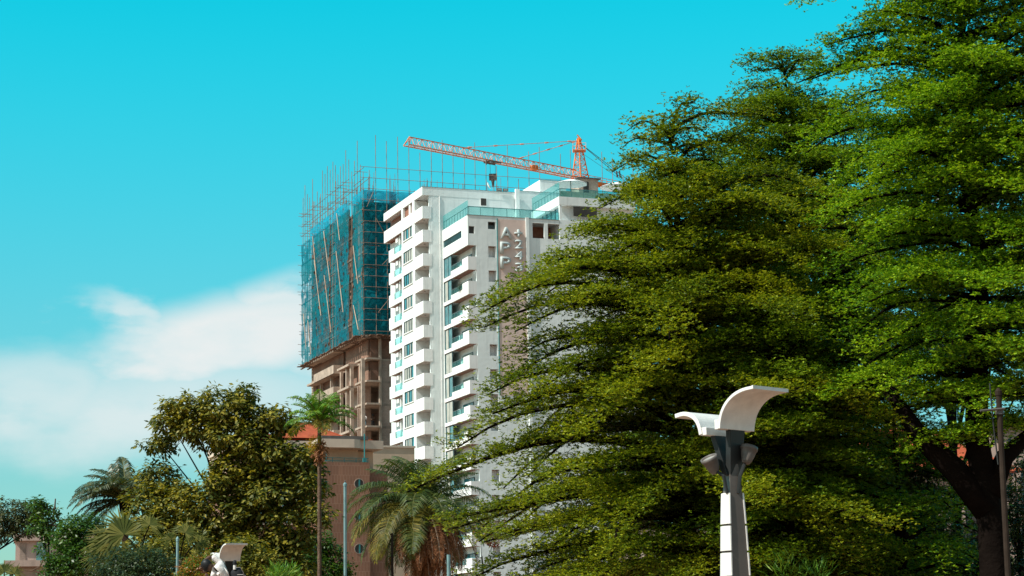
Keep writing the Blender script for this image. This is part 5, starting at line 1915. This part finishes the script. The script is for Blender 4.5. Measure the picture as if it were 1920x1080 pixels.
fr = []
g0 = npr(12)
for i in range(24):
    e = 88 - 76 * i / 23
    fr.append((i * 137.5, e, g0.uniform(1.5, 1.85), g0.uniform(.9, 1.6), 0.38, L_PALM_Y if i > 21 else None))
ar_ = feather_palm('areca_palm', 'slender palm with a ringed trunk and small mop crown before the red roof', 599, 795, 80, fr, L_ARECA, 83, 0.085, M['trunk_l'], wid=0.024, boss=False)
az_ = at(599, 795, 80).z
MB().tube([(0, 0, az_ - 1.0), (0, 0, az_ + .1)], [.10, .065], 10).build('crown_shaft', mat('green_shaft', (0.10, 0.13, 0.02), 0.5, 0.2, 3), ar_, smooth=True)
quads_object('flower_cluster', L_YEL, ar_, lobed_foliage([(-.22, -.08, az_ - .75, .22, .2, .3)], (0, 0), npr(3), 120, 5, .11, .9, wl=.2))
quads_object('dry_sheath', L_PALM_D, ar_, lobed_foliage([(.04, -.06, az_ - 1.05, .17, .17, .42)], (0, 0), npr(4), 100, 5, .2, 1.2, wl=.25))


def fan_palm(label, px, py, Y, blades, seed):
    g = npr(seed)
    c = at(px, py, Y)
    t = thing('fan_palm', label, 'palm', (c.x, c.y, 0))
    MB().tube([(0, 0, 0), (0, 0, c.z * .6), (0.02, 0, c.z)], [.2, .17, .13], 9).build('trunk', M['trunk_l'], t, smooth=True)
    for (px_, py_, rr, rot, tilt) in blades:
        e = at(px_, py_, Y)
        o = np.array([e.x - c.x, g.normal(0, .15), e.z])
        Q = []
        ns = 34
        X = np.array([math.cos(R(rot)), 0.0, math.sin(R(rot))])
        Nv = norm(np.array([0.25, -1.0, 0.25 + tilt]))
        X = norm(X - Nv * X.dot(Nv))
        Yv = np.cross(Nv, X)
        for j in range(ns):
            w_ = R(-125 + 250 * j / (ns - 1))
            d_ = X * math.cos(w_) + Yv * math.sin(w_)
            L_ = rr * g.uniform(.85, 1.1) * (1 - .18 * abs(w_) / 2.2)
            s_ = np.cross(d_, Nv)
            zig = Nv * (0.02 if j % 2 else -.02)
            p1, p2 = o + d_ * L_ * .5 + zig, o + d_ * L_ + np.array([0, 0, -.32 * rr * g.uniform(.1, 1.2)])
            w1 = s_ * (rr * .5 * math.sin(R(250 / ns / 2)) * 1.08)
            Q.append([o - s_ * .012, o + s_ * .012, p1 + w1, p1 - w1])
            Q.append([p1 - w1, p1 + w1, p2 + s_ * .006, p2 - s_ * .006])
        b_ = quads_object('fan_leaf', L_FAN, t, Q)
        MB().tube([(0, 0, c.z - .2), tuple((np.array([0, 0, c.z - .2]) + o) / 2 + np.array([0, 0, .1])), tuple(o)], [.04, .03, .02], 6).build('leaf_stalk', M['trunk'], b_)
    return t


fan_palm('fan palm with wide pleated leaves below the feathery palm', 262, 1030, 84,
         [(232, 1002, 1.55, 120, 0.1), (205, 1018, 1.2, 200, .0), (282, 985, .8, 70, .2), (250, 1035, 1.0, 250, -.2), (190, 1040, .9, 215, .2), (275, 1040, .8, 300, -.2)], 91)
fan_palm('small fan palm with a few stiff blades beside the thin pole', 335, 1050, 80,
         [(350, 1000, .75, 50, .1), (322, 1012, .5, 120, 0.), (372, 1015, .6, 10, .2)], 92)
fan_palm('tuft of a fan palm at the lower left corner', 8, 1085, 82, [(6, 1072, .7, 100, .2), (30, 1076, .5, 60, .1), (-10, 1080, .6, 140, .1)], 93)

broad_tree('round_tree', 'rounded dull green tree at the left edge over the concrete building', -40, 128,
           [(18, 965, 45, 28), (55, 955, 30, 20), (0, 990, 40, 26), (45, 985, 40, 24), (80, 975, 26, 22), (-30, 970, 40, 30)], L_FAR, 72, 0.22, 12, 8, 0.2)
broad_tree('papaya_tree', 'lighter green tree with bare crooked twigs beside the round tree', 90, 112,
           [(68, 945, 20, 14), (90, 960, 20, 16), (80, 985, 26, 20), (95, 1000, 18, 16)], L_BUSH, 73, 0.26, 11, 7, 0.14)
pt = [o for o in bpy.data.objects if o.name == 'papaya_tree'][0]
bt = at(90, 1080, 112)
for line in [[(95, 985), (104, 978), (122, 974), (128, 982)], [(100, 985), (112, 988), (120, 998), (119, 1008)], [(112, 988), (126, 992), (130, 998)], [(100, 968), (103, 950), (104, 935)],
             [(85, 1040), (75, 1062), (60, 1070), (40, 1071)], [(120, 997), (128, 990), (134, 986)]]:
    MB().tube([(at(x, y, 112).x - bt.x, 0, at(x, y, 112).z) for x, y in line], [.06, .05, .035, .012][:len(line)], 5, False).build('bare_twig', M['trunk_l'], pt)

broad_tree('green_bush', 'bright green bush in front of the pale concrete building', 120, 88,
           [(128, 1010, 36, 30), (160, 1005, 40, 36), (118, 1050, 38, 40), (150, 1050, 60, 40), (96, 1075, 24, 20), (190, 1050, 40, 36), (140, 985, 26, 20), (175, 985, 22, 20)], L_BUSH, 74, 0.17, 22, 8, 0.1, cat='bush', stems=3)
broad_tree('shrub', 'bluish green shrub below the fan palm', 250, 74,
           [(215, 1062, 46, 26), (265, 1052, 50, 30), (310, 1065, 40, 30), (245, 1085, 70, 26)], L_DUSK, 75, 0.11, 45, 8, 0.06, cat='bush', stems=3)
broad_tree('shrub', 'yellowish shrub behind the thin pole', 310, 82,
           [(300, 1030, 32, 20), (335, 1035, 30, 24), (280, 1038, 24, 14)], L_BROAD, 76, 0.17, 24, 8, 0.06, cat='bush', stems=3)
broad_tree('croton_bush', 'orange and lime croton bush beside the person in white', 365, 62,
           [(392, 1052, 14, 20), (365, 1062, 24, 22), (385, 1078, 30, 22), (350, 1082, 22, 22)], L_CROTON, 77, 0.085, 70, 8, 0.04, cat='bush', stems=3)
broad_tree('shrub', 'dark leafy shrub with a yellow spray above the far lamp', 455, 84,
           [(452, 1022, 30, 14), (480, 1040, 26, 20), (500, 1060, 30, 26), (440, 1065, 40, 30), (470, 1075, 50, 30)], L_BROAD, 78, 0.17, 22, 8, 0.07, cat='bush', stems=2)
broad_tree('green_bush', 'leafy green bush at the foot of the slender palm', 600, 100,
           [(605, 1020, 26, 22), (585, 1040, 30, 34), (625, 1050, 26, 26), (610, 1070, 46, 28), (570, 1070, 40, 30), (640, 1076, 20, 14)], L_BUSH, 79, 0.19, 20, 8, 0.09, cat='bush', stems=3)
broad_tree('low_plant', 'low bright green spiky plant at the bottom edge right of the far lamp', 530, 70,
           [(530, 1080, 24, 8)], L_ARECA, 80, 0.30, 60, 5, 0.03, cat='plant', droop=-0.9, limbs=False, wl=.12)
broad_tree('flowering_shrub', 'red flowering shrub against the white wall right of the large palm', 905, 118,
           [(905, 995, 18, 16), (925, 1012, 16, 12), (945, 985, 8, 8)], L_RED, 64, 0.17, 20, 6, 0.06, cat='bush', stems=2)
broad_tree('low_grass_plant', 'clump of long green grass blades to the right of the winged lamp', 1500, 47,
           [(1480, 1074, 26, 12), (1530, 1080, 26, 12)], L_ARECA, 65, 0.30, 30, 5, 0.03, cat='plant', droop=-0.7, limbs=False, wl=.07)
quads_object('leaves', L_DUSK, pl, lobed_foliage([(0, 0, 1.0, .45, .45, .6)], (0, 0), npr(2), 40, 6, .22, .2, wl=.25))
MB().lathe([(0, 0), (.22, 0), (.3, .45), (.26, .45), (.24, .4), (0, .4)], 12).build('pot', M['conc'], pl)
MB().tube([(0, 0, .4), (0, 0, 1.1)], .03, 5).build('stem', M['trunk'], pl)
